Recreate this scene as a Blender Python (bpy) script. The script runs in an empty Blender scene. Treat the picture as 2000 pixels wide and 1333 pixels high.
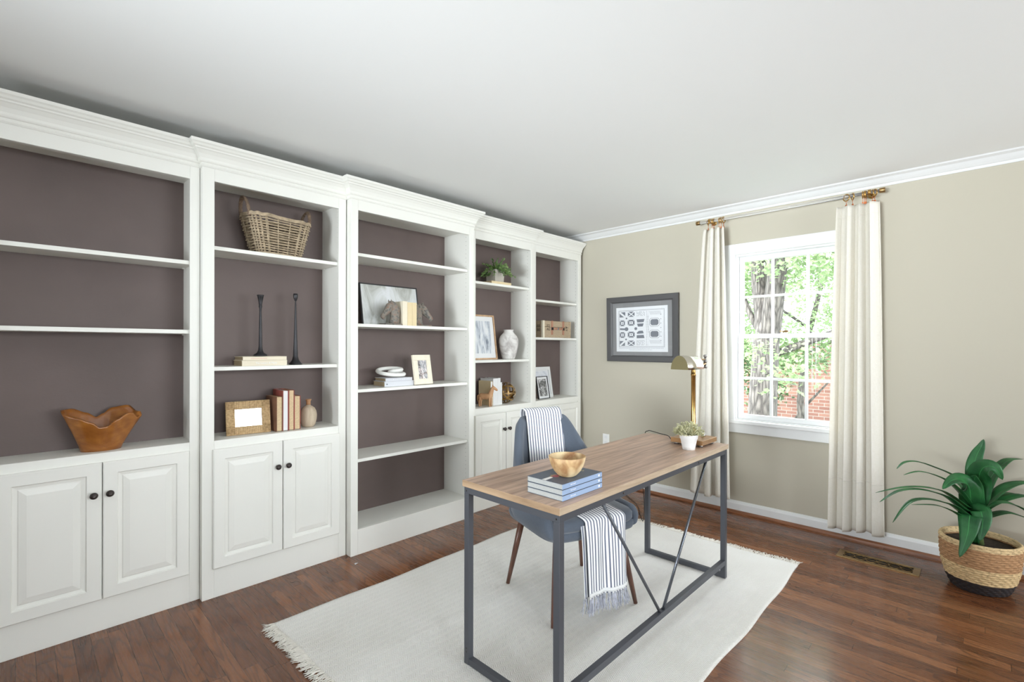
import bpy, bmesh, math, random
from mathutils import Vector, Matrix, Euler, noise
random.seed(7)
PI = math.pi
C = bpy.context.scene.collection
SC = bpy.context.scene
R = math.radians

# ------------------------------------------------------------------ camera, world, light, exposure
YAW = R(44.158); ROLL = R(-0.097)
cs, sn = math.cos(YAW), math.sin(YAW)
rt = Vector((sn, -cs, 0)); up = Vector((0, 0, 1)); fw = Vector((cs, sn, 0))
cx = rt*math.cos(ROLL) - up*math.sin(ROLL); cy = rt*math.sin(ROLL) + up*math.cos(ROLL)
cam = bpy.data.objects.new('camera', bpy.data.cameras.new('camera'))
C.objects.link(cam)
M = Matrix((cx, cy, -fw)).transposed().to_4x4(); M.translation = Vector((0, 0, 1.31))
cam.matrix_world = M
cam.data.sensor_width = 36; cam.data.lens = 940.6/2000*36; cam.data.shift_y = 12.2/2000
cam.data.clip_start = .02; cam.data.clip_end = 200
SC.camera = cam
SC.view_settings.view_transform = 'Standard'; SC.view_settings.look = 'None'
SC.view_settings.gamma = 1; SC.view_settings.use_curve_mapping = False
SC.view_settings.exposure = 0.78

w = bpy.data.worlds.new('sky'); SC.world = w; w.use_nodes = True
bg = w.node_tree.nodes['Background']
bg.inputs[0].default_value = (.86, .94, 1, 1); bg.inputs[1].default_value = 7.5

def area(name, loc, rot, sx, sy, power, col=(1, 1, 1), portal=False):
    l = bpy.data.lights.new(name, 'AREA'); l.shape = 'RECTANGLE'; l.size = sx; l.size_y = sy
    l.energy = power; l.color = col
    o = bpy.data.objects.new(name, l); C.objects.link(o); o.location = loc; o.rotation_euler = rot
    if portal: l.cycles.is_portal = True
    return o
sun = bpy.data.lights.new('sun', 'SUN'); sun.energy = 2.6; sun.angle = R(2); sun.color = (1, .93, .82)
so = bpy.data.objects.new('sun', sun); C.objects.link(so)
so.rotation_euler = Vector((.62, -.30, -.72)).to_track_quat('-Z', 'Y').to_euler()
# portal of the window in view, assumed daylight from the right, two added fill lamps
area('window_daylight_far', (4.16, 1.025, 1.4), (0, R(90), 0), 1.3, .74, 1, portal=True)
area('assumed_daylight_right', (2.5, -3.48, 1.5), (R(90), 0, 0), 2.35, 1.45, 43, (.90, .96, 1)).data.spread = R(140)  # area lamp before the sealed window, for daylight assumed from the right
area('fill_beam_right', (.1, -3.48, 1.7), (R(80), 0, R(-17)), 1.6, 1.0, 11, (.88, .95, 1)).data.spread = R(56)  # fill lamp added to lift the far wall
area('fill_beam_near', (-2.98, 1.2, 1.5), (0, R(-90), R(5)), 1.4, 1.5, 8, (.88, .95, 1)).data.spread = R(50)  # added behind the camera as fill
# lamps added low by the unseen windows, tilted up to brighten the ceiling
area('ceiling_fill_right', (2.1, -3.40, 1.0), (R(113), 0, 0), 2.3, .5, 4, (.88, .955, 1)).data.spread = R(70)
area('ceiling_fill_near', (-2.90, 1.0, 1.0), (0, R(-107), 0), .5, 1.5, 20, (.88, .955, 1)).data.spread = R(60)

# ------------------------------------------------------------------ node and material helpers
def srgb(r, g, b):
    f = lambda c: (c/255/12.92) if c/255 <= .04045 else ((c/255+.055)/1.055)**2.4
    return (f(r), f(g), f(b), 1)
class NT:
    def __init__(s, name):
        s.m = bpy.data.materials.new(name); s.m.use_nodes = True; s.t = s.m.node_tree
        s.b = s.t.nodes['Principled BSDF']; s.o = s.t.nodes['Material Output']
    def n(s, typ, props=None, **inp):
        nd = s.t.nodes.new(typ)
        for k, v in (props or {}).items(): setattr(nd, k, v)
        for k, v in inp.items():
            key = int(k[1:]) if k[0] == 'i' and k[1:].isdigit() else k.replace('_', ' ')
            sock = nd.inputs[key]
            if isinstance(v, bpy.types.NodeSocket): s.t.links.new(v, sock)
            else: sock.default_value = v
        return nd
    def math(s, op, a, b=0.0, c=0.0):
        return s.n('ShaderNodeMath', {'operation': op}, i0=a, i1=b, i2=c).outputs[0]
    def set(s, **k):
        for a, v in k.items():
            sock = s.b.inputs[a.replace('_', ' ')]
            if isinstance(v, bpy.types.NodeSocket): s.t.links.new(v, sock)
            else: sock.default_value = v
    def coord(s, sc=(1, 1, 1), kind='Object'):
        tc = s.n('ShaderNodeTexCoord')
        return s.n('ShaderNodeMapping', None, Vector=tc.outputs[kind], Scale=sc).outputs[0]
    def noise(s, vec, scale=5, detail=3, rough=.5, dist=0):
        return s.n('ShaderNodeTexNoise', None, Vector=vec, Scale=scale, Detail=detail, Roughness=rough, Distortion=dist)
    def ramp(s, fac, stops):
        r = s.n('ShaderNodeValToRGB', None, Fac=fac); e = r.color_ramp.elements
        while len(e) < len(stops): e.new(.5)
        for el, (p, c) in zip(e, stops): el.position = p; el.color = c
        return r.outputs[0]
    def mix(s, fac, a, b, mode='MIX'):
        nd = s.t.nodes.new('ShaderNodeMix'); nd.data_type = 'RGBA'; nd.blend_type = mode
        for i, v in ((0, fac), (6, a), (7, b)):
            if isinstance(v, bpy.types.NodeSocket): s.t.links.new(v, nd.inputs[i])
            else: nd.inputs[i].default_value = v
        return nd.outputs[2]
    def bump(s, h, strength=.3, dist=.002):
        s.set(Normal=s.n('ShaderNodeBump', None, Height=h, Strength=strength, Distance=dist).outputs[0])

def plain(name, col, rough=.5, metal=0, var=.0, vs=8, bump=0, bs=120, coat=0, **k):
    t = NT(name); t.set(Base_Color=col, Roughness=rough, Metallic=metal, Coat_Weight=coat)
    co = t.coord()
    if var:
        f = t.noise(co, vs, 4).outputs[0]
        d = tuple(c*(1-var) for c in col[:3])+(1,); l = tuple(min(1, c*(1+var)) for c in col[:3])+(1,)
        t.set(Base_Color=t.ramp(f, [(.3, d), (.7, l)]))
    if bump: t.bump(t.noise(co, bs, 3).outputs[0], bump, .001)
    for a, v in k.items(): t.set(**{a: v})
    return t.m
def wood(name, dark, light, sc=(2, 30, 30), rough=.45, coat=0, bump=.1, rings=0, var2=None):
    t = NT(name); co = t.coord(sc); n = t.noise(co, 1.6, 6, .62, .6).outputs[0]
    col = t.ramp(n, [(.28, dark), (.72, light)])
    if rings:
        w_ = t.n('ShaderNodeTexWave', {'wave_type': 'BANDS', 'bands_direction': 'DIAGONAL'}, Vector=co, Scale=rings, Distortion=7.0, Detail=2.0).outputs[1]
        col = t.mix(t.math('MULTIPLY', w_, .35), col, dark)
    if var2:
        n2 = t.noise(t.coord((1, 1, 1)), 9, 2).outputs[0]
        col = t.mix(t.ramp(n2, [(.48, (0, 0, 0, 1)), (.6, (1, 1, 1, 1))]), col, var2)
    t.set(Base_Color=col, Roughness=rough, Coat_Weight=coat)
    if bump: t.bump(n, bump, .001)
    return t.m

MAT = {}
MAT['white'] = plain('cabinet_white_paint', srgb(236, 235, 228), .42, bump=.03, bs=60)
MAT['trim'] = plain('trim_white_paint', srgb(232, 233, 233), .4)
MAT['ceiling'] = plain('ceiling_paint', srgb(243, 244, 243), .95)
MAT['wall'] = plain('wall_greige_paint', srgb(193, 187, 171), .9, bump=.03, bs=90)
def back_mat():
    t = NT('mauve_brown_paint'); co = t.coord((1, 1, 1)); n = t.noise(co, 3, 3).outputs[0]
    t.set(Base_Color=t.ramp(n, [(.3, srgb(101, 87, 83)), (.7, srgb(110, 95, 91))]), Roughness=.55)
    g = t.noise(t.coord((14, 14, 260)), 3, 2).outputs[0]; g2 = t.noise(co, 16, 5, .7).outputs[0]
    t.bump(t.math('ADD', g, t.math('MULTIPLY', g2, 1.5)), .22, .002); return t.m
MAT['back'] = back_mat()
def floor_mat():
    t = NT('oak_strip_floor'); tc = t.n('ShaderNodeTexCoord').outputs['Object']
    s = t.n('ShaderNodeSeparateXYZ', None, Vector=tc); X, Y = s.outputs[0], s.outputs[1]
    rx = t.math('DIVIDE', X, .0585); row = t.math('FLOOR', rx); fx = t.math('FRACT', rx)
    wn = t.n('ShaderNodeTexWhiteNoise', {'noise_dimensions': '1D'}, W=row).outputs[0]
    ry = t.math('ADD', t.math('DIVIDE', Y, .95), t.math('MULTIPLY', wn, 7.3)); cell = t.math('FLOOR', ry); fy = t.math('FRACT', ry)
    v = t.n('ShaderNodeCombineXYZ', None, X=row, Y=cell).outputs[0]
    rn = t.n('ShaderNodeTexWhiteNoise', {'noise_dimensions': '2D'}, Vector=v).outputs[0]
    off = t.math('MULTIPLY', rn, 37.0)
    gv = t.n('ShaderNodeCombineXYZ', None, X=t.math('ADD', X, off), Y=t.math('MULTIPLY', Y, .13), Z=off).outputs[0]
    n1 = t.noise(gv, 7.5, 2, .5, .2).outputs[0]
    rings = t.math('FRACT', t.math('MULTIPLY', n1, 17.0))
    ring = t.ramp(rings, [(0.0, (1, 1, 1, 1)), (.12, (.7, .7, .7, 1)), (.42, (0, 0, 0, 1)), (.96, (0, 0, 0, 1)), (1, (1, 1, 1, 1))])
    fine = t.noise(t.n('ShaderNodeCombineXYZ', None, X=t.math('ADD', X, off), Y=t.math('MULTIPLY', Y, .035), Z=off).outputs[0], 190, 3, .6).outputs[0]
    base = t.ramp(rn, [(0, srgb(104, 63, 39)), (.35, srgb(118, 73, 45)), (.7, srgb(131, 83, 52)), (1, srgb(147, 96, 62))])
    col = t.mix(t.math('MULTIPLY', ring, .62), base, srgb(58, 34, 25))
    col = t.mix(t.ramp(fine, [(.42, (0, 0, 0, 1)), (.8, (.42, .42, .42, 1))]), col, srgb(70, 42, 30))
    gx = t.math('MINIMUM', fx, t.math('SUBTRACT', 1, fx)); gy = t.math('MINIMUM', fy, t.math('SUBTRACT', 1, fy))
    gap = t.math('MAXIMUM', t.math('LESS_THAN', gx, .016), t.math('LESS_THAN', gy, .0011))
    col = t.mix(t.math('MULTIPLY', gap, .75), col, srgb(30, 18, 14))
    t.set(Base_Color=col, Roughness=t.ramp(fine, [(.3, (.2,)*3+(1,)), (.8, (.36,)*3+(1,))]), Coat_Weight=.3, Coat_Roughness=.13, Specular_IOR_Level=.25)
    t.bump(t.math('SUBTRACT', t.math('MULTIPLY', fine, .3), t.math('ADD', gap, t.math('MULTIPLY', ring, .15))), .18, .001)
    return t.m
MAT['floor'] = floor_mat()
MAT['quarter'] = wood('stained_oak_moulding', srgb(105, 62, 38), srgb(158, 102, 66), (30, 2, 30), .3, .3)
def rug_mat():
    t = NT('herringbone_wool'); tc = t.n('ShaderNodeTexCoord').outputs['Object']
    s = t.n('ShaderNodeSeparateXYZ', None, Vector=tc); X, Y = s.outputs[0], s.outputs[1]
    tri = t.math('PINGPONG', Y, .019)
    ph = t.math('FRACT', t.math('DIVIDE', t.math('ADD', X, t.math('MULTIPLY', tri, .75)), .0095))
    st = t.math('SINE', t.math('MULTIPLY', ph, 2*PI))
    th = t.math('SINE', t.math('MULTIPLY', Y, 2*PI/.0035))
    n = t.noise(t.coord((1, 1, 1)), 260, 3).outputs[0]; big = t.noise(t.coord((1, 1, 1)), 2.2, 3).outputs[0]
    h = t.math('ADD', t.math('ADD', st, t.math('MULTIPLY', th, .3)), n)
    f = t.math('ADD', t.math('MULTIPLY', st, .13), t.math('MULTIPLY', t.math('ADD', n, big), .5))
    t.set(Base_Color=t.ramp(f, [(.2, srgb(219, 213, 205)), (.6, srgb(245, 243, 239))]), Roughness=.95)
    t.bump(h, .5, .002); return t.m
MAT['rug'] = rug_mat()
MAT['fringe'] = plain('wool_fringe', srgb(236, 231, 222), .95, var=.08, vs=60)
MAT['desk_top'] = wood('greyed_oak_laminate', srgb(134, 107, 89), srgb(210, 177, 152), (1.5, 24, 24), .36, 0, .05)
MAT['desk_edge'] = wood('pale_oak_edge', srgb(160, 138, 114), srgb(206, 186, 162), (2.2, 26, 26), .45, 0, .05)
MAT['desk_end'] = wood('oak_end_edge', srgb(140, 114, 88), srgb(180, 152, 122), (26, 2.2, 26), .45, 0, .05)
MAT['iron'] = plain('dark_grey_steel', srgb(84, 86, 92), .45, .35, bump=.05, bs=300)
MAT['steel_rod'] = plain('rod_steel', srgb(110, 114, 122), .25, .8)
MAT['bronze'] = plain('oil_rubbed_bronze', srgb(66, 60, 58), .3, .7)
def fabric(name, col, sc=700, var=.12):
    t = NT(name); co = t.coord((1, 1, 1)); n = t.noise(co, sc, 2).outputs[0]
    d = tuple(c*(1-var*2) for c in col[:3])+(1,); l = tuple(min(1, c*(1+var)) for c in col[:3])+(1,)
    t.set(Base_Color=t.ramp(n, [(.3, d), (.7, l)]), Roughness=.95, Sheen_Weight=.25); t.bump(n, .35, .001); return t.m
MAT['blue_fabric'] = fabric('slate_blue_fabric', srgb(84, 92, 104))
MAT['walnut'] = wood('walnut_leg', srgb(72, 44, 34), srgb(118, 76, 58), (30, 30, 3), .35, .2)
def stripe_mat():
    t = NT('ticking_stripe'); uv = t.n('ShaderNodeTexCoord').outputs['UV']
    s = t.n('ShaderNodeSeparateXYZ', None, Vector=uv); U, V = s.outputs[0], s.outputs[1]
    f = t.math('FRACT', t.math('DIVIDE', U, .0168))
    n = t.noise(t.n('ShaderNodeMapping', None, Vector=uv, Scale=(350, 350, 1)).outputs[0], 1, 2).outputs[0]
    g = t.math('ADD', f, t.math('MULTIPLY', t.math('SUBTRACT', n, .5), .05))
    stripe = t.ramp(g, [(.0, srgb(240, 240, 240)), (.5, srgb(240, 240, 240)), (.56, srgb(106, 111, 130)), (.9, srgb(112, 117, 135)), (.96, srgb(240, 240, 240))])
    t.set(Base_Color=stripe, Roughness=.9); t.bump(n, .3, .001); return t.m
MAT['stripe'] = stripe_mat()
MAT['throw_fringe'] = plain('blue_white_tassels', srgb(190, 192, 204), .95, var=.3, vs=90)
def linen():
    t = NT('ivory_linen'); co = t.coord((1, 1, 1))
    a = t.noise(t.coord((600, 600, 40)), 1, 2).outputs[0]; b = t.noise(t.coord((60, 60, 700)), 1, 2).outputs[0]
    h = t.math('ADD', a, b)
    t.set(Base_Color=t.ramp(t.math('MULTIPLY', h, .5), [(.35, srgb(238, 233, 221)), (.65, srgb(250, 247, 240))]), Roughness=.95)
    t.bump(h, .25, .001)
    tr = t.n('ShaderNodeBsdfTranslucent', None, Color=srgb(242, 234, 215)).outputs[0]
    mx = t.n('ShaderNodeMixShader', None, Fac=.2); t.t.links.new(t.b.outputs[0], mx.inputs[1]); t.t.links.new(tr, mx.inputs[2])
    t.t.links.new(mx.outputs[0], t.o.inputs[0]); return t.m
MAT['linen'] = linen()
MAT['brass'] = plain('antique_brass', srgb(186, 148, 88), .28, 1, var=.15, vs=30)
MAT['brass_dark'] = plain('dark_brass', srgb(150, 122, 82), .35, .9, var=.2, vs=20)
MAT['copper'] = plain('copper_clip', srgb(206, 120, 76), .3, .9)
MAT['nickel'] = plain('aged_nickel', srgb(160, 158, 156), .3, .9)
MAT['shade_metal'] = plain('brushed_pale_brass', srgb(206, 200, 186), .22, 1)
def glass_mat(name='window_glass', tint=(1, 1, 1, 1), refl=.06):
    t = NT(name); tb = t.n('ShaderNodeBsdfTransparent', None, Color=tint).outputs[0]
    gl = t.n('ShaderNodeBsdfGlossy', None, Roughness=.0).outputs[0]
    fr = t.n('ShaderNodeFresnel', None, IOR=1.45).outputs[0]
    fr = t.math('MULTIPLY', fr, t.math('SUBTRACT', 1.0, t.n('ShaderNodeNewGeometry').outputs['Backfacing']))
    mx = t.n('ShaderNodeMixShader', None, Fac=t.math('MULTIPLY', fr, refl/.06)); t.t.links.new(tb, mx.inputs[1]); t.t.links.new(gl, mx.inputs[2])
    t.t.links.new(mx.outputs[0], t.o.inputs[0]); return t.m
MAT['glass'] = glass_mat()
MAT['acrylic'] = plain('clear_acrylic', (1, 1, 1, 1), .05, IOR=1.3, Transmission_Weight=.85)
MAT['black'] = plain('black_metal', srgb(42, 41, 44), .35, .3, var=.25, vs=40, bump=.3, bs=150)
MAT['black_frame'] = plain('black_frame_wood', srgb(48, 47, 48), .5)
MAT['paper'] = plain('book_pages', srgb(214, 190, 152), .9, var=.1, vs=150)
MAT['paper_grey'] = plain('grey_page_block', srgb(168, 169, 166), .9, var=.06, vs=200)
MAT['paper_tan'] = plain('aged_page_block', srgb(178, 158, 128), .9, var=.12, vs=200)
MAT['art_paper'] = plain('white_print_paper', srgb(231, 233, 236), .8)
MAT['mat_white'] = plain('white_mat_board', srgb(240, 241, 242), .8)
MAT['mat_grey'] = plain('grey_backing_board', srgb(142, 142, 143), .35)
MAT['ink'] = plain('engraving_ink', srgb(122, 126, 134), .8)
MAT['ink_dark'] = plain('dark_ink', srgb(84, 88, 96), .8)
MAT['letter_white'] = plain('white_lettering', srgb(240, 240, 240), .7)
MAT['letter_gold'] = plain('gold_lettering', srgb(214, 196, 140), .5)
MAT['letter_black'] = plain('black_lettering', srgb(46, 40, 36), .8)
def col(name, r, g, b, rough=.6, **k): MAT[name] = plain(name, srgb(r, g, b), rough, **k)
col('cream_cloth', 232, 222, 200, .8, var=.03, bump=.1, bs=300)
col('cream_cloth_warm', 225, 206, 166, .8, var=.05, bump=.1, bs=300)
col('brown_cover', 126, 88, 66, .7, var=.2, vs=20)
col('red_cover', 152, 76, 66, .65, var=.15, vs=20)
col('white_cover', 232, 232, 232, .6)
col('slate_cover', 84, 92, 106, .45)
col('blue_spine', 148, 168, 198, .5)
col('grey_cover', 212, 213, 218, .55)
col('plaster', 238, 237, 232, .85, var=.03)
col('concrete', 188, 182, 172, .9, var=.08, bump=.3, bs=90)
col('terracotta_white', 234, 233, 232, .85, var=.04, vs=25, bump=.15, bs=120)
col('dark_soil', 56, 46, 38, .95, var=.4, vs=80, bump=1, bs=90)
col('outlet_white', 240, 240, 238, .4)
col('void', 22, 20, 22, .9)
col('blossom_red', 176, 84, 104, .6)
col('blossom_tan', 170, 142, 110, .6)
MAT['olive_wood'] = wood('olive_wood', srgb(140, 92, 54), srgb(214, 184, 136), (14, 14, 9), .6, 0, .1, var2=srgb(226, 204, 162))
MAT['teak_root'] = wood('polished_teak_root', srgb(122, 68, 24), srgb(186, 122, 56), (5, 5, 9), .28, .3, .15, rings=1.2)
MAT['pale_wood'] = wood('weathered_pale_wood', srgb(166, 146, 122), srgb(208, 191, 168), (14, 14, 3), .7)
MAT['horse_wood'] = wood('carved_tan_wood', srgb(164, 118, 80), srgb(208, 164, 122), (14, 14, 4), .45)
MAT['cream_wood'] = plain('whitewashed_wood', srgb(238, 229, 208), .6, var=.05, vs=30)
MAT['orange_wood'] = wood('raw_orange_wood', srgb(172, 112, 62), srgb(214, 156, 100), (10, 30, 4), .6)
MAT['oak_frame'] = wood('light_oak_frame', srgb(176, 136, 98), srgb(210, 176, 140), (12, 12, 12), .5)
def rust():
    t = NT('rusted_patina'); co = t.coord((1, 1, 1)); n = t.noise(co, 45, 5, .65).outputs[0]
    t.set(Base_Color=t.ramp(n, [(.34, srgb(78, 76, 74)), (.5, srgb(134, 128, 119)), (.68, srgb(138, 104, 86))]), Roughness=.7); t.bump(n, .6, .002); return t.m
MAT['rust'] = rust()
def whitewash():
    t = NT('weathered_ceramic'); co = t.coord((1, 1, 1)); n = t.noise(co, 9, 6, .6, .8).outputs[0]; p = t.noise(co, 3.2, 1).outputs[0]
    c = t.ramp(n, [(.35, srgb(176, 170, 166)), (.55, srgb(228, 225, 221)), (.8, srgb(238, 236, 233))])
    t.set(Base_Color=t.mix(t.ramp(p, [(.62, (0, 0, 0, 1)), (.72, (.6, .6, .6, 1))]), c, srgb(206, 160, 142)), Roughness=.8); t.bump(n, .4, .002); return t.m
MAT['vase_white'] = whitewash()
MAT['wicker'] = plain('grey_wicker', srgb(178, 160, 134), .75, var=.28, vs=40, bump=.3, bs=300)
MAT['wicker_dark'] = plain('dark_wicker', srgb(120, 100, 82), .8, var=.3, vs=40)
def rattan():
    t = NT('split_rattan'); n = t.noise(t.coord((1, 1, 1)), 90, 3).outputs[0]
    s = t.n('ShaderNodeSeparateXYZ', None, Vector=t.n('ShaderNodeTexCoord').outputs['Object'])
    wv = t.math('SINE', t.math('MULTIPLY', s.outputs[0], 2*PI/.0052)); wz = t.math('SINE', t.math('MULTIPLY', s.outputs[2], 2*PI/.0052))
    side = t.math('GREATER_THAN', t.math('ABSOLUTE', s.outputs[0]), .066)
    h = t.math('ADD', t.math('MULTIPLY', wz, side), t.math('MULTIPLY', wv, t.math('SUBTRACT', 1, side)))
    f = t.math('ADD', t.math('MULTIPLY', h, .22), n)
    t.set(Base_Color=t.ramp(f, [(.25, srgb(158, 122, 80)), (.55, srgb(222, 190, 144))]), Roughness=.6); t.bump(h, .6, .002); return t.m
MAT['rattan'] = rattan()
def photo_glass():
    t = NT('mirror_like_photo'); t.set(Base_Color=srgb(236, 241, 248), Roughness=.06, Metallic=.75); return t.m
MAT['photo_glass'] = photo_glass()
def trunk_mat():
    t = NT('canvas_trunk'); n = t.noise(t.coord((1, 1, 1)), 160, 4).outputs[0]
    t.set(Base_Color=t.ramp(n, [(.3, srgb(156, 134, 108)), (.7, srgb(196, 178, 152))]), Roughness=.85); t.bump(n, .3, .001); return t.m
MAT['canvas'] = trunk_mat()
col('leather', 172, 124, 100, .5, var=.15, vs=40)
def leaf_mat(name, dark, light, rough=.4, trans=.25, vein=False):
    t = NT(name); n = t.noise(t.coord((1, 1, 1)), 14, 3).outputs[0]
    c = t.ramp(n, [(.3, dark), (.7, light)])
    if vein:
        U = t.n('ShaderNodeSeparateXYZ', None, Vector=t.n('ShaderNodeTexCoord').outputs['UV'])
        e = t.math('ABSOLUTE', t.math('SUBTRACT', U.outputs[0], .5))
        c = t.mix(t.ramp(e, [(.0, (1, 1, 1, 1)), (.03, (0, 0, 0, 1))]), c, tuple(min(1, v*2.2) for v in light[:3])+(1,))
        st = t.math('SINE', t.math('MULTIPLY', U.outputs[0], 130)); t.bump(st, .08, .001)
    t.set(Base_Color=c, Roughness=rough)
    tr = t.n('ShaderNodeBsdfTranslucent', None, Color=light).outputs[0]
    mx = t.n('ShaderNodeMixShader', None, Fac=trans); t.t.links.new(t.b.outputs[0], mx.inputs[1]); t.t.links.new(tr, mx.inputs[2])
    t.t.links.new(mx.outputs[0], t.o.inputs[0]); return t.m
MAT['leaf'] = leaf_mat('dracaena_leaf', srgb(24, 78, 42), srgb(50, 116, 62), .42, .12, True)
MAT['leaf_shelf'] = leaf_mat('fern_leaf', srgb(74, 112, 68), srgb(150, 178, 108), .5, .2)
MAT['leaf_succ'] = leaf_mat('succulent_leaf', srgb(176, 176, 128), srgb(226, 222, 186), .6, .2)
MAT['leaf_tree'] = leaf_mat('maple_leaf', srgb(92, 118, 80), srgb(140, 160, 116), .5, .45)
MAT['leaf_bush'] = leaf_mat('shrub_leaf', srgb(54, 76, 52), srgb(92, 114, 76), .5, .3)
MAT['stem'] = plain('green_stem', srgb(90, 110, 60), .7)
def bark():
    t = NT('tree_bark'); v = t.n('ShaderNodeTexVoronoi', {'feature': 'DISTANCE_TO_EDGE'}, Vector=t.coord((22, 22, 4)), Scale=1.0).outputs[0]
    n = t.noise(t.coord((20, 20, 5)), 2, 5).outputs[0]; h = t.math('ADD', v, t.math('MULTIPLY', n, .4))
    t.set(Base_Color=t.ramp(h, [(.15, srgb(46, 42, 40)), (.5, srgb(98, 93, 88))]), Roughness=.95); t.bump(h, 1, .03); return t.m
MAT['bark'] = bark()
def brick():
    t = NT('red_brick'); s = t.n('ShaderNodeSeparateXYZ', None, Vector=t.n('ShaderNodeTexCoord').outputs['Object'])
    v = t.n('ShaderNodeCombineXYZ', None, X=s.outputs[1], Y=s.outputs[2]).outputs[0]
    b = t.n('ShaderNodeTexBrick', {'offset': .5}, Vector=v, Color1=srgb(112, 74, 64), Color2=srgb(134, 98, 84), Mortar=srgb(140, 134, 127), Scale=1.0, Mortar_Size=.007, Brick_Width=.215, Row_Height=.076, Bias=0.0)
    n = t.noise(t.coord((1, 1, 1)), 14, 3).outputs[0]
    t.set(Base_Color=t.mix(t.math('MULTIPLY', n, .35), b.outputs[0], srgb(90, 66, 62)), Roughness=.9); return t.m
MAT['brick'] = brick()
MAT['grass'] = plain('lawn_grass', srgb(70, 88, 54), .95, var=.3, vs=6)
def basket_mat():
    t = NT('banded_seagrass'); tc = t.n('ShaderNodeTexCoord').outputs['Object']; s = t.n('ShaderNodeSeparateXYZ', None, Vector=tc)
    n = t.noise(t.coord((70, 70, 160)), 1, 3).outputs[0]
    z = t.math('ADD', s.outputs[2], t.math('MULTIPLY', n, .004))
    c = t.n('ShaderNodeValToRGB', None, Fac=t.math('DIVIDE', z, .28)); c.color_ramp.interpolation = 'CONSTANT'
    e = c.color_ramp.elements; e[0].position = 0; e[0].color = srgb(44, 38, 40); e[1].position = .235; e[1].color = srgb(222, 192, 144)
    for p, k in ((.53, srgb(182, 140, 100)), (.885, srgb(222, 194, 148))): q = e.new(p); q.color = k
    f = t.mix(t.ramp(n, [(.3, (.55, .55, .55, 1)), (.5, (0, 0, 0, 1))]), c.outputs[0], srgb(80, 58, 40))
    t.set(Base_Color=f, Roughness=.85); t.bump(n, .5, .003); return t.m
MAT['seagrass'] = basket_mat()
def art_mat(name, stops, sc, z0=0, dist=1.0):
    t = NT(name); n = t.noise(t.coord(sc), 1, 5, .6, dist).outputs[0]; t.set(Base_Color=t.ramp(n, stops), Roughness=.5); return t.m
MAT['art_mist'] = art_mat('misty_landscape_print', [(.32, srgb(150, 150, 138)), (.45, srgb(214, 216, 212)), (.6, srgb(236, 238, 240))], (7, 7, 3.5))
MAT['art_drape'] = art_mat('grey_blue_streak_print', [(.34, srgb(128, 136, 150)), (.46, srgb(206, 212, 220)), (.6, srgb(238, 240, 242))], (22, 22, 3), dist=2)
MAT['art_photo'] = art_mat('black_white_photo', [(.38, srgb(52, 52, 54)), (.5, srgb(128, 128, 128)), (.62, srgb(222, 222, 222))], (50, 50, 30))
MAT['art_brown'] = art_mat('sepia_photo', [(.4, srgb(66, 56, 54)), (.5, srgb(130, 124, 122)), (.62, srgb(214, 196, 190))], (60, 60, 30))
MAT['art_pale'] = art_mat('pale_blue_print', [(.3, srgb(196, 202, 214)), (.6, srgb(232, 235, 241))], (12, 12, 12))

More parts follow.
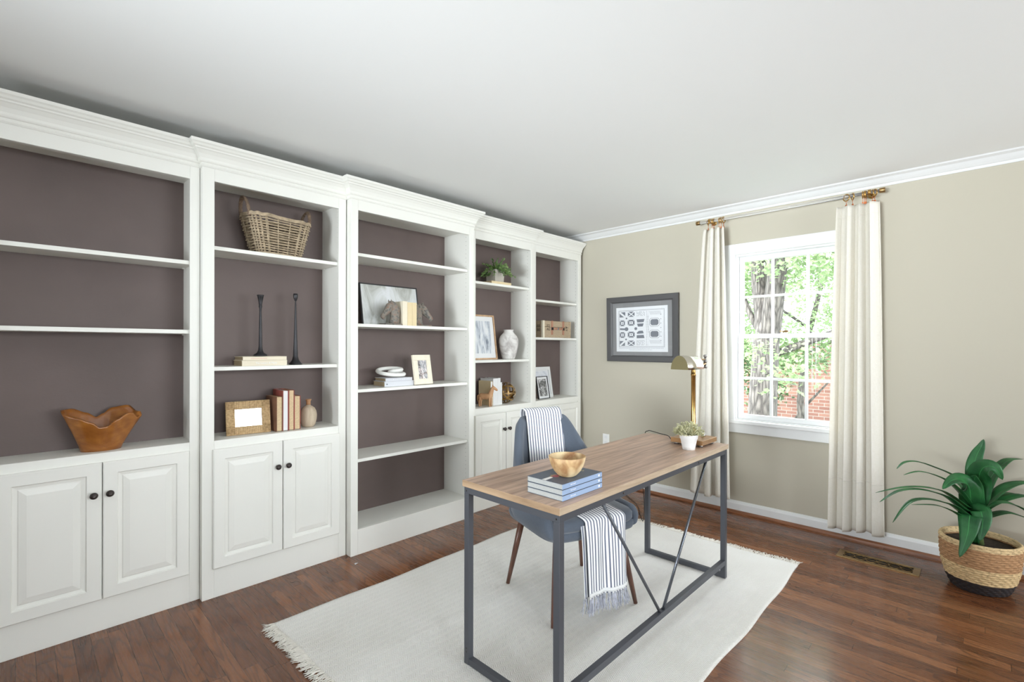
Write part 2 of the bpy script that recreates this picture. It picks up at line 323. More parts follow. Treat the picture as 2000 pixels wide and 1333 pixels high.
# ------------------------------------------------------------------ mesh helpers
class MB:
    def __init__(s): s.v = []; s.f = []; s.mi = []; s.uv = {}; s.sm = []
    def add(s, vs, fs, m=0, smooth=False):
        o = len(s.v); s.v += [tuple(v) for v in vs]
        for f in fs: s.f.append(tuple(i+o for i in f)); s.mi.append(m); s.sm.append(smooth)
        return o
    def box(s, a, b, m=0):
        (x0, y0, z0), (x1, y1, z1) = a, b
        s.add([(x0, y0, z0), (x1, y0, z0), (x1, y1, z0), (x0, y1, z0), (x0, y0, z1), (x1, y0, z1), (x1, y1, z1), (x0, y1, z1)],
              [(0, 3, 2, 1), (4, 5, 6, 7), (0, 1, 5, 4), (1, 2, 6, 5), (2, 3, 7, 6), (3, 0, 4, 7)], m); return s
    def rings(s, rs, closed=False, cap=True, m=0, smooth=True):
        n = len(rs[0]); k = len(rs); vs = [p for r in rs for p in r]; fs = []
        for i in range(k if closed else k-1):
            a = i*n; b = ((i+1) % k)*n
            for j in range(n): fs.append((a+j, a+(j+1) % n, b+(j+1) % n, b+j))
        if cap and not closed: fs.append(tuple(range(n))[::-1]); fs.append(tuple(range((k-1)*n, k*n)))
        s.add(vs, fs, m, smooth); return s
    def tube(s, path, r, n=8, closed=False, cap=True, m=0, flat=1.0, upv=None):
        P = [Vector(p) for p in path]; k = len(P); rs = []; prev = None
        for i in range(k):
            if closed: d = P[(i+1) % k]-P[i-1]
            else: d = P[min(i+1, k-1)]-P[max(i-1, 0)]
            d.normalize()
            if upv is not None: a = Vector(upv)
            elif prev is None: a = Vector((0, 0, 1)) if abs(d.z) < .9 else Vector((1, 0, 0))
            else: a = prev
            a = (a-d*a.dot(d)).normalized(); prev = a; b = d.cross(a)
            rr = r[i] if isinstance(r, (list, tuple)) else r
            rs.append([P[i]+a*(rr*math.cos(2*PI*j/n))+b*(rr*flat*math.sin(2*PI*j/n)) for j in range(n)])
        return s.rings(rs, closed, cap, m)
    def lathe(s, prof, n=32, c=(0, 0, 0), sx=1, sy=1, m=0, cap=True):
        return s.rings([[(c[0]+r*sx*math.cos(2*PI*j/n), c[1]+r*sy*math.sin(2*PI*j/n), c[2]+z) for j in range(n)] for r, z in prof], False, cap, m)
    def loft(s, secs, n=14, m=0):   # (center, axisA vec, axisB vec)
        return s.rings([[Vector(c)+Vector(a)*math.cos(2*PI*j/n)+Vector(b)*math.sin(2*PI*j/n) for j in range(n)] for c, a, b in secs], False, True, m)
    def prism(s, poly, f0, f1, m=0):  # f0,f1 map (a,b)->xyz
        n = len(poly); s.add([f0(*p) for p in poly]+[f1(*p) for p in poly],
            [tuple(range(n))[::-1], tuple(range(n, 2*n))]+[(i, (i+1) % n, n+(i+1) % n, n+i) for i in range(n)], m); return s
    def grid(s, fn, nu, nv, m=0, smooth=True, uv=None):
        o = len(s.v); s.v += [tuple(fn(i/nu, j/nv)) for j in range(nv+1) for i in range(nu+1)]
        for j in range(nv):
            for i in range(nu):
                a = o+j*(nu+1)+i; s.f.append((a, a+1, a+nu+2, a+nu+1)); s.mi.append(m); s.sm.append(smooth)
                if uv: s.uv[len(s.f)-1] = [uv(*q) for q in ((i/nu, j/nv), ((i+1)/nu, j/nv), ((i+1)/nu, (j+1)/nv), (i/nu, (j+1)/nv))]
        return s
    def sweep(s, prof, path, m=0):   # prof: (out, z); path: (x,y); outward = right-hand side of travel
        P = [Vector((p[0], p[1], 0)) for p in path]; k = len(P); rs = []
        nr = []
        for i in range(k-1): d = (P[i+1]-P[i]).normalized(); nr.append(Vector((d.y, -d.x, 0)))
        for i in range(k):
            a = nr[max(i-1, 0)]; b = nr[min(i, k-2)]; o = (a+b); o = o/(1+a.dot(b)) if a.dot(b) > -.9 else a
            rs.append([P[i]+o*q[0]+Vector((0, 0, q[1])) for q in prof])
        return s.rings(rs, False, True, m, False)
    def build(s, name, mats, parent=None, bevel=0, seg=2, sub=0, solid=0, loc=None, fixn=True, angle=35):
        me = bpy.data.meshes.new(name); me.from_pydata(s.v, [], s.f)
        mats = [mats] if not isinstance(mats, (list, tuple)) else mats
        for k in mats: me.materials.append(MAT[k] if isinstance(k, str) else k)
        me.polygons.foreach_set('material_index', s.mi); me.polygons.foreach_set('use_smooth', s.sm)
        if s.uv:
            u = me.uv_layers.new(name='UVMap')
            for fi, c in s.uv.items():
                for li, q in zip(me.polygons[fi].loop_indices, c): u.data[li].uv = q
        if fixn:
            bm = bmesh.new(); bm.from_mesh(me); bmesh.ops.recalc_face_normals(bm, faces=bm.faces); bm.to_mesh(me); bm.free()
        o = bpy.data.objects.new(name, me); C.objects.link(o)
        if parent is not None: o.parent = parent
        if loc: o.location = loc
        if solid: md = o.modifiers.new('s', 'SOLIDIFY'); md.thickness = solid; md.offset = 0
        if bevel: md = o.modifiers.new('b', 'BEVEL'); md.width = bevel; md.segments = seg; md.limit_method = 'ANGLE'; md.angle_limit = R(angle)
        if sub: md = o.modifiers.new('u', 'SUBSURF'); md.levels = sub; md.render_levels = sub
        return o
def tag(o, label, cat, group=None):
    o['label'] = label; o['category'] = cat
    if group: o['group'] = group
    return o
def thing(name, label, cat, loc=(0, 0, 0), rz=0, group=None, rot=None):
    o = bpy.data.objects.new(name, None); C.objects.link(o); o.location = loc
    o.rotation_euler = rot if rot else (0, 0, rz); o.empty_display_size = .1
    return tag(o, label, cat, group)
def struct(o): o['kind'] = 'structure'; return o
def stuff(o): o['kind'] = 'stuff'; return o
def relabel(o, l): o['label'] = l; return o
def copy_tree(o, parent=None):
    c = o.copy(); C.objects.link(c)
    if parent: c.parent = parent
    for ch in [q for q in bpy.data.objects if q.parent == o]: copy_tree(ch, c)
    return c
def text(name, s, size, mat, parent, mtx, ext=.0003):
    cu = bpy.data.curves.new(name, 'FONT'); cu.body = s; cu.size = size; cu.extrude = ext; cu.align_x = 'CENTER'; cu.align_y = 'CENTER'
    tmp = bpy.data.objects.new(name+'_t', cu); C.objects.link(tmp)
    dg = bpy.context.evaluated_depsgraph_get(); me = bpy.data.meshes.new_from_object(tmp.evaluated_get(dg))
    bpy.data.objects.remove(tmp); bpy.data.curves.remove(cu)
    me.materials.clear(); me.materials.append(MAT[mat]); o = bpy.data.objects.new(name, me); C.objects.link(o)
    o.parent = parent; o.matrix_local = mtx; return o
def basis(xa, ya, loc):   # text plane: xa = reading direction, ya = up
    xa = Vector(xa).normalized(); ya = Vector(ya).normalized(); za = xa.cross(ya)
    m = Matrix((xa, ya, za)).transposed().to_4x4(); m.translation = Vector(loc); return m

# ------------------------------------------------------------------ room shell
XF, XN, YL, YR, ZC = 3.995, -3.0, 3.135, -3.5, 2.44
struct(MB().box((XN-.1, YR-.1, -.1), (XF+.15, YL+.1, 0)).build('floor', 'floor'))
struct(MB().box((XN-.1, YR-.1, ZC), (XF+.15, YL+.1, ZC+.1)).build('ceiling', 'ceiling'))
struct(MB().box((XN-.1, YL, 0), (XF+.15, YL+.1, ZC)).build('wall_left', 'wall'))
WY0, WY1, WZ0, WZ1 = .655, 1.394, .74, 2.046
m = MB(); m.box((XF, YR, 0), (XF+.15, WY0, ZC)); m.box((XF, WY1, 0), (XF+.15, YL, ZC)); m.box((XF, WY0, 0), (XF+.15, WY1, WZ0)); m.box((XF, WY0, WZ1), (XF+.15, WY1, ZC))
struct(m.build('wall_far', 'wall'))
m = MB()
for a_, b_ in ((XN, -.75), (.95, 1.3), (3.7, XF)): m.box((a_, YR-.1, 0), (b_, YR, ZC))
for a_, b_ in ((-.75, .95), (1.3, 3.7)): m.box((a_, YR-.1, 0), (b_, YR, .75)); m.box((a_, YR-.1, 2.25), (b_, YR, ZC))
struct(m.build('wall_right', 'wall'))
m = MB(); m.box((XN-.1, YR, 0), (XN, -.15, ZC)); m.box((XN-.1, 1.95, 0), (XN, YL, ZC)); m.box((XN-.1, -.15, 0), (XN, 1.95, .75)); m.box((XN-.1, -.15, 2.25), (XN, 1.95, ZC))
struct(m.build('wall_near', 'wall'))
def plainwin(name, f):
    w_ = struct(thing(name, 'assumed or added white window frame out of view, closed by an added opaque panel', 'window')); del w_['label']; del w_['category']
    f(MB()).build('frame_and_sky_block', 'trim', w_, .002)
def fr(mb):
    for x0, x1 in ((1.22, 1.3), (3.7, 3.78), (2.47, 2.53)): mb.box((x0, YR-.01, .67), (x1, YR+.015, 2.33))
    mb.box((1.3, YR-.01, .67), (3.7, YR+.015, .75)); mb.box((1.3, YR-.01, 2.25), (3.7, YR+.015, 2.33)); mb.box((1.3, YR-.01, 1.48), (3.7, YR+.01, 1.52)); mb.box((1.3, YR-.08, .75), (3.7, YR-.06, 2.25)); return mb  # last box: opaque panel added to keep sky light out
plainwin('assumed_window_right', fr)  # unseen window, assumed as the source of the right-hand daylight
def fr2(mb):
    for x0, x1 in ((-.83, -.75), (.95, 1.03), (.08, .12)): mb.box((x0, YR-.01, .67), (x1, YR+.015, 2.33))
    mb.box((-.75, YR-.01, .67), (.95, YR+.015, .75)); mb.box((-.75, YR-.01, 2.25), (.95, YR+.015, 2.33)); mb.box((-.75, YR-.08, .75), (.95, YR-.06, 2.25)); return mb  # window added around the right fill lamp; its opaque panel blocks the sky
plainwin('added_window_right', fr2)
def fn_(mb):
    for y0, y1 in ((-.23, -.15), (1.95, 2.03), (.88, .92)): mb.box((XN-.01, y0, .67), (XN+.015, y1, 2.33))
    mb.box((XN-.01, -.15, .67), (XN+.015, 1.95, .75)); mb.box((XN-.01, -.15, 2.25), (XN+.015, 1.95, 2.33)); mb.box((XN-.08, -.15, .75), (XN-.06, 1.95, 2.25)); return mb  # unseen window added for the near fill lamps, backed by a sky-blocking panel
plainwin('added_window_near', fn_)
crown = [(0, 2.378), (.006, 2.378), (.010, 2.386), (.012, 2.392), (.020, 2.396), (.034, 2.408), (.05, 2.424), (.062, 2.428), (.072, 2.432), (.078, 2.44), (0, 2.44)]
struct(MB().sweep(crown, [(XF, YL), (XF, YR)]).build('trim_1', 'trim'))
struct(MB().sweep(crown, [(XF, YR), (XN, YR)]).build('trim_2', 'trim'))
base = [(0, 0), (.016, 0), (.016, .072), (.012, .084), (.006, .092), (0, .094)]
struct(MB().sweep(base, [(XF, 2.86), (XF, YR)]).build('baseboard_far', 'trim'))
struct(MB().sweep(base, [(XF, YR), (XN, YR)]).build('baseboard_right', 'trim'))
q = [(.0, 0), (.036, 0), (.036, .006), (.033, .014), (.026, .02), (.018, .023), (.0, .023)]
struct(MB().sweep(q, [(XF, 2.86), (XF, YR)]).build('trim_3', 'quarter'))

# the window in view
w1 = struct(thing('window_1', 'x', 'x')); del w1['label']; del w1['category']
m = MB(); t = .022
m.box((XF-t, WY1, WZ0-.03), (XF, 1.474, 2.131)); m.box((XF-t, .575, WZ0-.03), (XF, WY0, 2.131)); m.box((XF-t, WY0, WZ1), (XF, WY1, 2.131))
m.build('window_casing', 'trim', w1, .003)
m = MB(); m.box((XF, WY1-.012, WZ0), (XF+.14, WY1, WZ1)); m.box((XF, WY0, WZ0), (XF+.14, WY0+.012, WZ1)); m.box((XF, WY0+.0121, WZ1-.012), (XF+.14, WY1-.0121, WZ1)); m.box((XF, WY0+.0121, WZ0), (XF+.14, WY1-.0121, WZ0+.0075))
m.build('window_jamb', 'trim', w1)
MB().box((XF-.034, .56, .708), (XF+.05, 1.489, .738)).build('window_sill', 'trim', w1, .006, 3)
MB().box((XF-.018, .585, .637), (XF, 1.464, .709)).build('window_apron', 'trim', w1, .003)
def sash(nm, x, z0, z1, bot, top, zm, glz0, glz1):
    m = MB(); d = .03; g0, g1 = .70, 1.352
    m.box((x-d/2, WY0+.013, z0), (x+d/2, g0, z1)); m.box((x-d/2, g1, z0), (x+d/2, WY1-.013, z1))
    m.box((x-d/2, g0, z0), (x+d/2, g1, glz0)); m.box((x-d/2, g0, glz1), (x+d/2, g1, z1))
    for yc in (1.142, .907): m.box((x-.011, yc-.009, glz0), (x+.011, yc+.009, glz1))
    m.box((x-.0105, g0, zm-.009), (x+.0105, g1, zm+.009))
    s_ = m.build(nm, 'trim', w1, .002)
    MB().box((x-.002, g0-.004, glz0-.004), (x+.002, g1+.004, glz1+.004)).build('window_pane', 'glass', s_)
sash('upper_sash', XF+.062, 1.385, 2.034, 0, 0, 1.712, 1.418, 1.995)
sash('lower_sash', XF+.026, .748, 1.417, 0, 0, 1.07, .785, 1.383)
m = MB(); m.tube([(XF+.02, 1.045, 1.424), (XF+.02, 1.045, 1.432)], .018, 14); m.box((XF+.004, 1.02, 1.43), (XF+.03, 1.078, 1.438)); m.tube([(XF+.002, 1.05, 1.436), (XF-.004, 1.02, 1.436)], .006, 8)
m.build('sash_lock', 'brass_dark', w1)
m = MB(); m.tube([(XF+.052, .852, 1.38), (XF+.05, .854, .97)], .0012, 5); m.tube([(XF+.052, .876, 1.38), (XF+.05, .877, .99)], .0012, 5)
m.build('lift_cord', 'trim', w1)
ol = tag(MB().box((XF-.006, 2.565, .355), (XF, 2.637, .47)).build('wall_outlet', 'outlet_white', None, .002), 'white electrical outlet plate low on the wall behind the desk', 'outlet')
for z in (.385, .44): MB().box((XF-.008, 2.585, z-.014), (XF-.006, 2.617, z+.014)).build('socket', 'trim', ol, .001)

# ------------------------------------------------------------------ bookcases
def panel_white():
    t = NT('cabinet_side_with_pegholes'); s = t.n('ShaderNodeSeparateXYZ', None, Vector=t.n('ShaderNodeTexCoord').outputs['Object'])
    fz = t.math('SUBTRACT', t.math('FRACT', t.math('DIVIDE', s.outputs[2], .032)), .5)
    a = t.math('MULTIPLY', fz, .032); b = t.math('SUBTRACT', s.outputs[1], .045); d = t.math('SQRT', t.math('ADD', t.math('MULTIPLY', a, a), t.math('MULTIPLY', b, b)))
    t.set(Base_Color=t.mix(t.math('LESS_THAN', d, .0024), srgb(236, 235, 228), srgb(140, 136, 128)), Roughness=.45); return t.m
MAT['side'] = panel_white()
def door(x0, x1, z0, z1, y, parent, knob_x, knob_z):
    m = MB(); lv = [(0, 0), (0, .017), (.004, .021), (.052, .021), (.056, .012), (.070, .010), (.074, .013), (.098, .018), (.102, .018)]
    rs = [[(x0+i, y-d, z0+i), (x1-i, y-d, z0+i), (x1-i, y-d, z1-i), (x0+i, y-d, z1-i)] for i, d in lv]
    m.rings(rs, False, True, 0, False)
    d_ = m.build('door', 'white', parent)
    k = MB(); c = (knob_x, y-.021, knob_z)
    prof = [(.0, .03), (.008, .0295), (.0135, .026), (.0155, .021), (.0135, .016), (.007, .012), (.005, .004), (.009, .0), (.009, -.001)]
    k.rings([[(c[0]+r*math.cos(2*PI*j/18), c[1]-h, c[2]+r*math.sin(2*PI*j/18)) for j in range(18)] for r, h in prof])
    k.build('knob', 'bronze', d_)
def bookcase(label, x0, x1, o0, o1, yf, zb, zt, shelves, px0, px1, doors=None, ends=(1, 1), over=(0, 0)):
    r = thing('built_in_bookcase', label, 'bookcase', (x0, yf, 0), group='white built-in bookcases along the left wall')
    X = lambda a: a-x0
    D = 3.12-yf
    m = MB(); th = .02
    m.box((0, 0, 0), (X(o0), th, 2.30)); m.box((X(o1), 0, 0), (X(x1), th, 2.30)); m.box((X(o0), 0, zt), (X(o1), th, 2.30)); 
    if doors: m.box((X(o0), 0, zb-.045), (X(o1), th, zb)); m.box((X(o0), 0, 0), (X(o1), th, .16)); m.box((X(o0), .005, .16), (X(o1), th, zb-.045))
    else: m.box((X(o0), 0, 0), (X(o1), th, zb))
    m.build('face_frame', 'white', r, .0015)
    for a, b, mt in ((x0+.0003, px0, 'white'), (px1, x1-.0003, 'side')):
        MB().box((X(a), th+.0005, 0), (X(b), D+.008, 2.30)).build('side_panel', mt, r)
    MB().box((X(px0), D, 0), (X(px1), D+.008, 2.30)).build('back_panel', 'back', r)
    m = MB(); m.box((X(px0), th+.0005, zb-.02), (X(px1), D-.0005, zb)); m.build('bottom_board', 'white', r, .001)
    m = MB(); m.box((X(px0), th+.0005, zt+.03), (X(px1), D-.0005, zt+.045)); m.build('top_board', 'white', r, .001)
    for z in shelves:
        sh = MB().box((X(px0)+.002, .012 if px0 >= o0 else .022, z-.02), (X(px1)-.002, D-.001, z)).build('shelf', 'white', r, .001)
    for z in shelves:
        for xx, sg in ((X(px0)+.003, 1), (X(px1)-.003, -1)):
            MB().box((min(xx, xx+sg*.012), D-.05, z-.026), (max(xx, xx+sg*.012), D-.038, z-.0205)).build('shelf_pin', 'white', r)
    pf = [(0, 2.236), (.004, 2.238), (.007, 2.243), (.004, 2.249), (.003, 2.258), (.010, 2.262), (.013, 2.268), (.014, 2.279), (.022, 2.297), (.034, 2.312), (.040, 2.316), (.042, 2.322), (.050, 2.327), (.055, 2.336), (.062, 2.342), (.062, 2.356), (0, 2.356)]
    path = ([(0, .20)] if ends[0] else [])+[(0, 0), (X(x1), 0)]+([(X(x1), .20)] if ends[1] else [])
    if over[1]: pf = [(a*over[1], b) for a, b in pf]
    MB().sweep(pf, path).build('crown_molding', 'white', r)
    if doors:
        for a, b, z0, z1, kx, kz in doors: door(X(a), X(b), z0, z1, 0, r, X(kx), kz)
    return r
zt = 2.172
bookcase('white bookcase at the left edge, holding only the carved wooden bowl', -.105, .6635, -.068, .62, 2.903, .819, zt, (1.754, 1.397), -.085, .637,
         [(-.066, .2745, .15, .777, .245, .635), (.2785, .6155, .15, .777, .302, .635)])
bookcase('white bookcase with wicker basket, black candlesticks and red books on its shelves', .665, 1.446, .72, 1.398, 2.861, .819, zt, (1.84, 1.203), .702, 1.411,
         [(.712, 1.057, .155, .775, 1.028, .634), (1.061, 1.398, .155, .775, 1.084, .634)])
bookcase('white open bookcase without doors, running down to the floor, with horse head bookends', 1.452, 2.468, 1.50, 2.421, 2.807, .159, zt, (1.908, 1.459, 1.04, .597), 1.482, 2.424)
bookcase('white bookcase with potted fern on top shelf and gold orb on its lowest', 2.471, 3.229, 2.537, 3.193, 2.866, .819, zt, (1.841, 1.204), 2.518, 3.197,
         [(2.522, 2.8635, .15, .765, 2.832, .63), (2.8675, 3.208, .15, .765, 2.892, .63)], (0, 1), (0, 1.0))
bookcase('white bookcase nearest the window wall, with small trunk on a shelf', 3.231, 3.953, 3.268, 3.905, 2.874, .823, zt, (1.748, 1.401), 3.25, 3.925,
         [(3.255, 3.5845, .15, .768, 3.555, .63), (3.5885, 3.92, .15, .768, 3.618, .63)], (0, 1), (0, .62))

# ------------------------------------------------------------------ generic small builders
def book(label, cat, loc, rz, T, H, D, cover, pages, lying=False, spine=None, group=None, rot=None):
    """standing: x = thickness, y = depth (spine at -y), z = height. lying: x = height, y = depth, z = thickness"""
    r = thing('book', label, cat, loc, rz, group, rot)
    f = (lambda a, b, c: (c, b, a)) if lying else (lambda a, b, c: (a, b, c))
    def bx(m, p, q, mi=0):
        a, b = f(*p), f(*q); m.box(tuple(map(min, a, b)), tuple(map(max, a, b)), mi)
    m = MB(); e = .0022
    bx(m, (0, 0, 0), (e, D, H)); bx(m, (T-e, 0, 0), (T, D, H)); bx(m, (e, 0, 0), (T-e, e, H))
    m.build('cover', cover, r, .0006)
    if spine: n = MB(); bx(n, (0, -.0005, 0), (T, .0001, H)); n.build('spine', spine, r)
    m = MB(); bx(m, (e+.0002, e+.0002, .003), (T-e-.0002, D-.004, H-.003)); m.build('pages', pages, r)
    return r
def frame(name, label, loc, rz, lean, W, H, bw, dep, fmat, amat, matw=0, side=None, mm='mat_white', group=None, cat='picture frame', glass=True):
    """stands on its lower edge at loc (left front corner), x = width, leaning back by lean"""
    r = thing(name, label, cat, loc, 0, group, rot=Euler((-lean, 0, rz), 'XYZ'))
    m = MB()
    for a, b in (((0, 0, 0), (W, dep, bw)), ((0, 0, H-bw), (W, dep, H)), ((0, 0, bw), (bw, dep, H-bw)), ((W-bw, 0, bw), (W, dep, H-bw))): m.box(a, b)
    m.build('frame', fmat, r, .0015)
    MB().box((.002, dep*.6, .002), (W-.002, dep*.9, H-.002)).build('backing', side or 'black_frame', r)
    if matw: MB().box((bw, dep*.45, bw), (W-bw, dep*.55, H-bw)).build('mat_board', mm, r)
    k = bw+matw; MB().box((k, dep*.36, k), (W-k, dep*.44, H-k)).build('print', amat, r)
    if glass: MB().box((bw, dep*.2, bw), (W-bw, dep*.23, H-bw)).build('glass', 'glass', r)
    return r

# ---- bookcase one: carved root bowl
def root_bowl():
    r = thing('carved_bowl', 'tall orange-brown carved wooden bowl with wavy winged rim', 'bowl', (.283, 3.0, .819))
    keys = [(0, .168, .150), (22, .17, .150), (38, .200, .140), (60, .19, .105), (80, .165, .085), (100, .150, .080), (125, .175, .100), (150, .2, .128), (172, .199, .142), (190, .182, .140), (215, .165, .118), (240, .14, .09), (262, .113, .078), (282, .116, .078), (302, .145, .098), (320, .172, .128), (332, .168, .135), (340, .142, .14), (352, .15, .155)]
    def at(a):
        a %= 360; ks = keys+[(360, keys[0][1], keys[0][2])]
        for i in range(len(ks)-1):
            if ks[i][0] <= a <= ks[i+1][0]:
                u = (a-ks[i][0])/(ks[i+1][0]-ks[i][0]); u = u*u*(3-2*u); return ks[i][1]+(ks[i+1][1]-ks[i][1])*u, ks[i][2]+(ks[i+1][2]-ks[i][2])*u
    n = 72; rs = []
    def ring(t, th):
        out = []
        for j in range(n):
            a = 360*j/n; zr, rr = at(a); A = R(a)
            b = .068 if abs(math.cos(A)) > 0 else .068
            bx_ = .074*math.cos(A); by_ = .048*math.sin(A)
            tx = rr*math.cos(A); ty = min(.105, rr)*math.sin(A)*.95
            s_ = t**1.15; x = bx_+(tx-bx_)*s_; y = by_+(ty-by_)*s_; L = math.hypot(x, y); k = max(0, 1-th/L)
            out.append((x*k, y*k, zr*t if th == 0 else max(.02, zr*t)))
        return out
    for t in (0, .12, .3, .5, .7, .85, .95, 1): rs.append(ring(t, 0))
    for t in (1, .9, .7, .5, .3, .15): rs.append(ring(t, .012))
    rs.append([(p[0]*.3, p[1]*.3, .022) for p in rs[-1]])
    MB().rings(rs).build('bowl_body', 'teak_root', r)
root_bowl()

# ---- bookcase two
def wicker_basket():
    r = thing('wicker_basket', 'large grey-brown wicker basket with two twisted end handles', 'basket', (1.072, 2.984, 1.8405), R(9))
    def sq(a, L, W, k=.42):
        c, s = math.cos(a), math.sin(a)
        return L*math.copysign(abs(c)**k, c), W*math.copysign(abs(s)**k, s)
    H = .212
    dims = lambda z: (.128+.054*(z/H), .068+.021*(z/H))
    ns = 22
    m = MB(); rows = 15
    for i in range(rows):
        z = .008+i*(H-.012)/(rows-1); L, W = dims(z); pts = []
        N = ns*4
        for j in range(N):
            a = 2*PI*j/N; x, y = sq(a, L, W); ph = PI*(j/4.0)+(i % 2)*PI; d = 1+.042*math.sin(ph)
            pts.append((x*d, y*d, z+.0015*math.sin(a*3+i)))
        m.tube(pts, .0043, 6, closed=True)
    for dz, rr in ((.003, .0062), (.012, .006)):
        L, W = dims(H); m.tube([(*sq(2*PI*j/90, L*1.01, W*1.02), H-.006+dz+.003*math.sin(j*.9)) for j in range(90)], rr, 7, closed=True)
    m.tube([(*sq(2*PI*j/70, .129, .069), .006) for j in range(70)], .006, 6, closed=True)
    m.build('woven_wall', 'wicker', r)
    m = MB()
    for j in range(ns):
        a = 2*PI*(j+.5)/ns
        for off in (-.008, .008):
            b0 = sq(a+off*3, *dims(0)); b1 = sq(a+off*3, *dims(H)); m.tube([(b0[0], b0[1], .003), (b1[0], b1[1], H+.002)], .0036, 6)
    m.build('stake', 'wicker', r)['kind'] = 'stuff'
    m = MB(); m.rings([[(*sq(2*PI*j/40, .116*s_, .062*s_), z) for j in range(40)] for s_, z in ((1, .004), (1, .01))]); m.build('base', 'wicker_dark', r)
    for sg in (-1, 1):
        m = MB()
        for k in range(3):
            pts = []
            for i in range(41):
                t = i/40; an = PI*t; y = -.047*math.cos(an); z = .20+.105*math.sin(an)**.8
                tw = t*2*PI*4+k*2*PI/3
                pts.append((sg*(.180+.004*math.cos(tw)+.012*math.sin(an)), y+.006*math.sin(tw)*.6, z+.006*math.cos(tw)*.7))
            m.tube(pts, .0066, 7)
        for e in (-1, 1): m.tube([(sg*(.182+.008*math.cos(a)), e*.047, .222+.004*a/6) for a in [i*.6 for i in range(22)]], .003, 5)
        m.build('handle', 'wicker_dark', r)
wicker_basket()
def candlestick(label, loc, prof, ):
    r = thing('candlestick', label, 'candlestick', loc)
    MB().lathe([(a*.9, b) for a, b in prof], 20).build('stem', 'black', r)
candlestick('black iron candlestick with flared cup, standing on the two cream books', (.975, 2.955, 1.2565),
    [(.0, 0), (.039, .0), (.041, .004), (.037, .010), (.022, .018), (.014, .032), (.0105, .06), (.0095, .12), (.008, .2), (.0065, .255), (.0075, .275), (.011, .285), (.0085, .29), (.0125, .318), (.018, .342), (.0215, .35), (.0195, .351), (.008, .32), (.0, .318)])
candlestick('slimmer black iron candlestick with small egg cup, standing directly on the shelf', (1.176, 2.965, 1.2035),
    [(.0, 0), (.040, 0), (.042, .004), (.034, .012), (.022, .026), (.0155, .05), (.012, .12), (.009, .22), (.006, .32), (.0045, .372), (.0035, .38), (.009, .39), (.0135, .402), (.0145, .418), (.0135, .428), (.0115, .428), (.0105, .41), (.0, .405)])
book('lower of the two cream books lying under the flared candlestick', 'book', (.86, 2.889, 1.2035), 0, .031, .238, .155, 'cream_cloth', 'paper_tan', True)
b2 = book('upper cream book with faint red spine mark, under the flared candlestick', 'book', (.866, 2.895, 1.235), 0, .0205, .232, .15, 'cream_cloth', 'paper_tan', True)
lo = [o for o in bpy.data.objects if o.get('label') == 'lower of the two cream books lying under the flared candlestick'][0]
text('spine_lettering', 'The Letters & More', .014, 'letter_white', lo, basis((1, 0, 0), (0, 0, 1), (.125, -.0006, .0155)))
MB().box((.04, -.0006, .008), (.125, .0002, .0125)).build('spine_mark', plain('faded_red_foil', srgb(226, 196, 178), .7), b2)

def rattan_frame():
    r = thing('photo_frame', 'rattan photo frame with bright reflecting glass, beside the standing red books', 'picture frame', (.914, 2.942, .8205), rot=Euler((R(-9), 0, R(-4)), 'XYZ'))
    W, H, b = .226, .186, .045
    m = MB()
    for a, c in (((-W/2, 0, 0), (W/2, .014, b)), ((-W/2, 0, H-b), (W/2, .014, H)), ((-W/2, 0, b), (-W/2+b, .014, H-b)), ((W/2-b, 0, b), (W/2, .014, H-b))): m.box(a, c)
    m.build('frame', 'rattan', r, .003)
    m = MB()
    for sx in (-1, 1):
        for sz in (0, 1):
            for k in range(4):
                cx_ = sx*(W/2-b/2); cz = b/2 if sz == 0 else H-b/2; s_ = .019-k*.0045
                if s_ > 0: m.tube([(cx_-s_, -.0012, cz-s_), (cx_+s_, -.0012, cz-s_), (cx_+s_, -.0012, cz+s_)], .0016, 5); m.tube([(cx_-s_, -.0012, cz-s_+.003), (cx_-s_, -.0012, cz+s_), (cx_+s_-.003, -.0012, cz+s_)], .0016, 5)
    m.build('woven_corner', 'rattan', r)['kind'] = 'stuff'
    MB().box((-W/2+b-.002, .006, b-.002), (W/2-b+.002, .009, H-b+.002)).build('photo', 'photo_glass', r)
    MB().box((-W/2+.004, .0141, .004), (W/2-.004, .018, H-.004)).build('backing', 'wicker_dark', r)
rattan_frame()
# four upright books, page edges to the room
def upright(label, x, y, T, H, D, cover, pages, rz=0):
    # fore-edge towards the room: spine at the back
    r = thing('book', label, 'book', (x, y, .8195), rz, 'old books standing beside the rattan frame')
    m = MB(); e = .003
    m.box((0, 0, 0), (e, D, H)); m.box((T-e, 0, 0), (T, D, H)); m.box((e, D-e, 0), (T-e, D, H)); m.build('cover', cover, r, .0006)
    MB().box((e+.0002, .004, .003), (T-e-.0002, D-e-.0002, H-.003)).build('pages', pages, r)
upright('short brown mottled book, first of the upright four, next to rattan frame', 1.046, 2.905, .034, .202, .14, 'brown_cover', 'paper', R(3))
upright('tall red book with white page block, second of the upright four', 1.081, 2.905, .032, .236, .155, 'red_cover', 'white_cover')
upright('tall red book with tan pages, third of the upright four', 1.1145, 2.905, .032, .236, .155, 'red_cover', 'paper')
upright('short red-brown book beside the round wooden bottle, last of upright four', 1.1485, 2.91, .036, .2, .13, 'red_cover', 'paper')
r = thing('wooden_bottle', 'round pale wood bottle vase with narrow neck, right of the red books', 'vase', (1.255, 2.967, .8195))
MB().lathe([(0, 0), (.030, 0), (.040, .012), (.048, .045), (.050, .07), (.046, .095), (.036, .115), (.022, .126), (.014, .13), (.0135, .135)], 32).build('body', 'pale_wood', r)
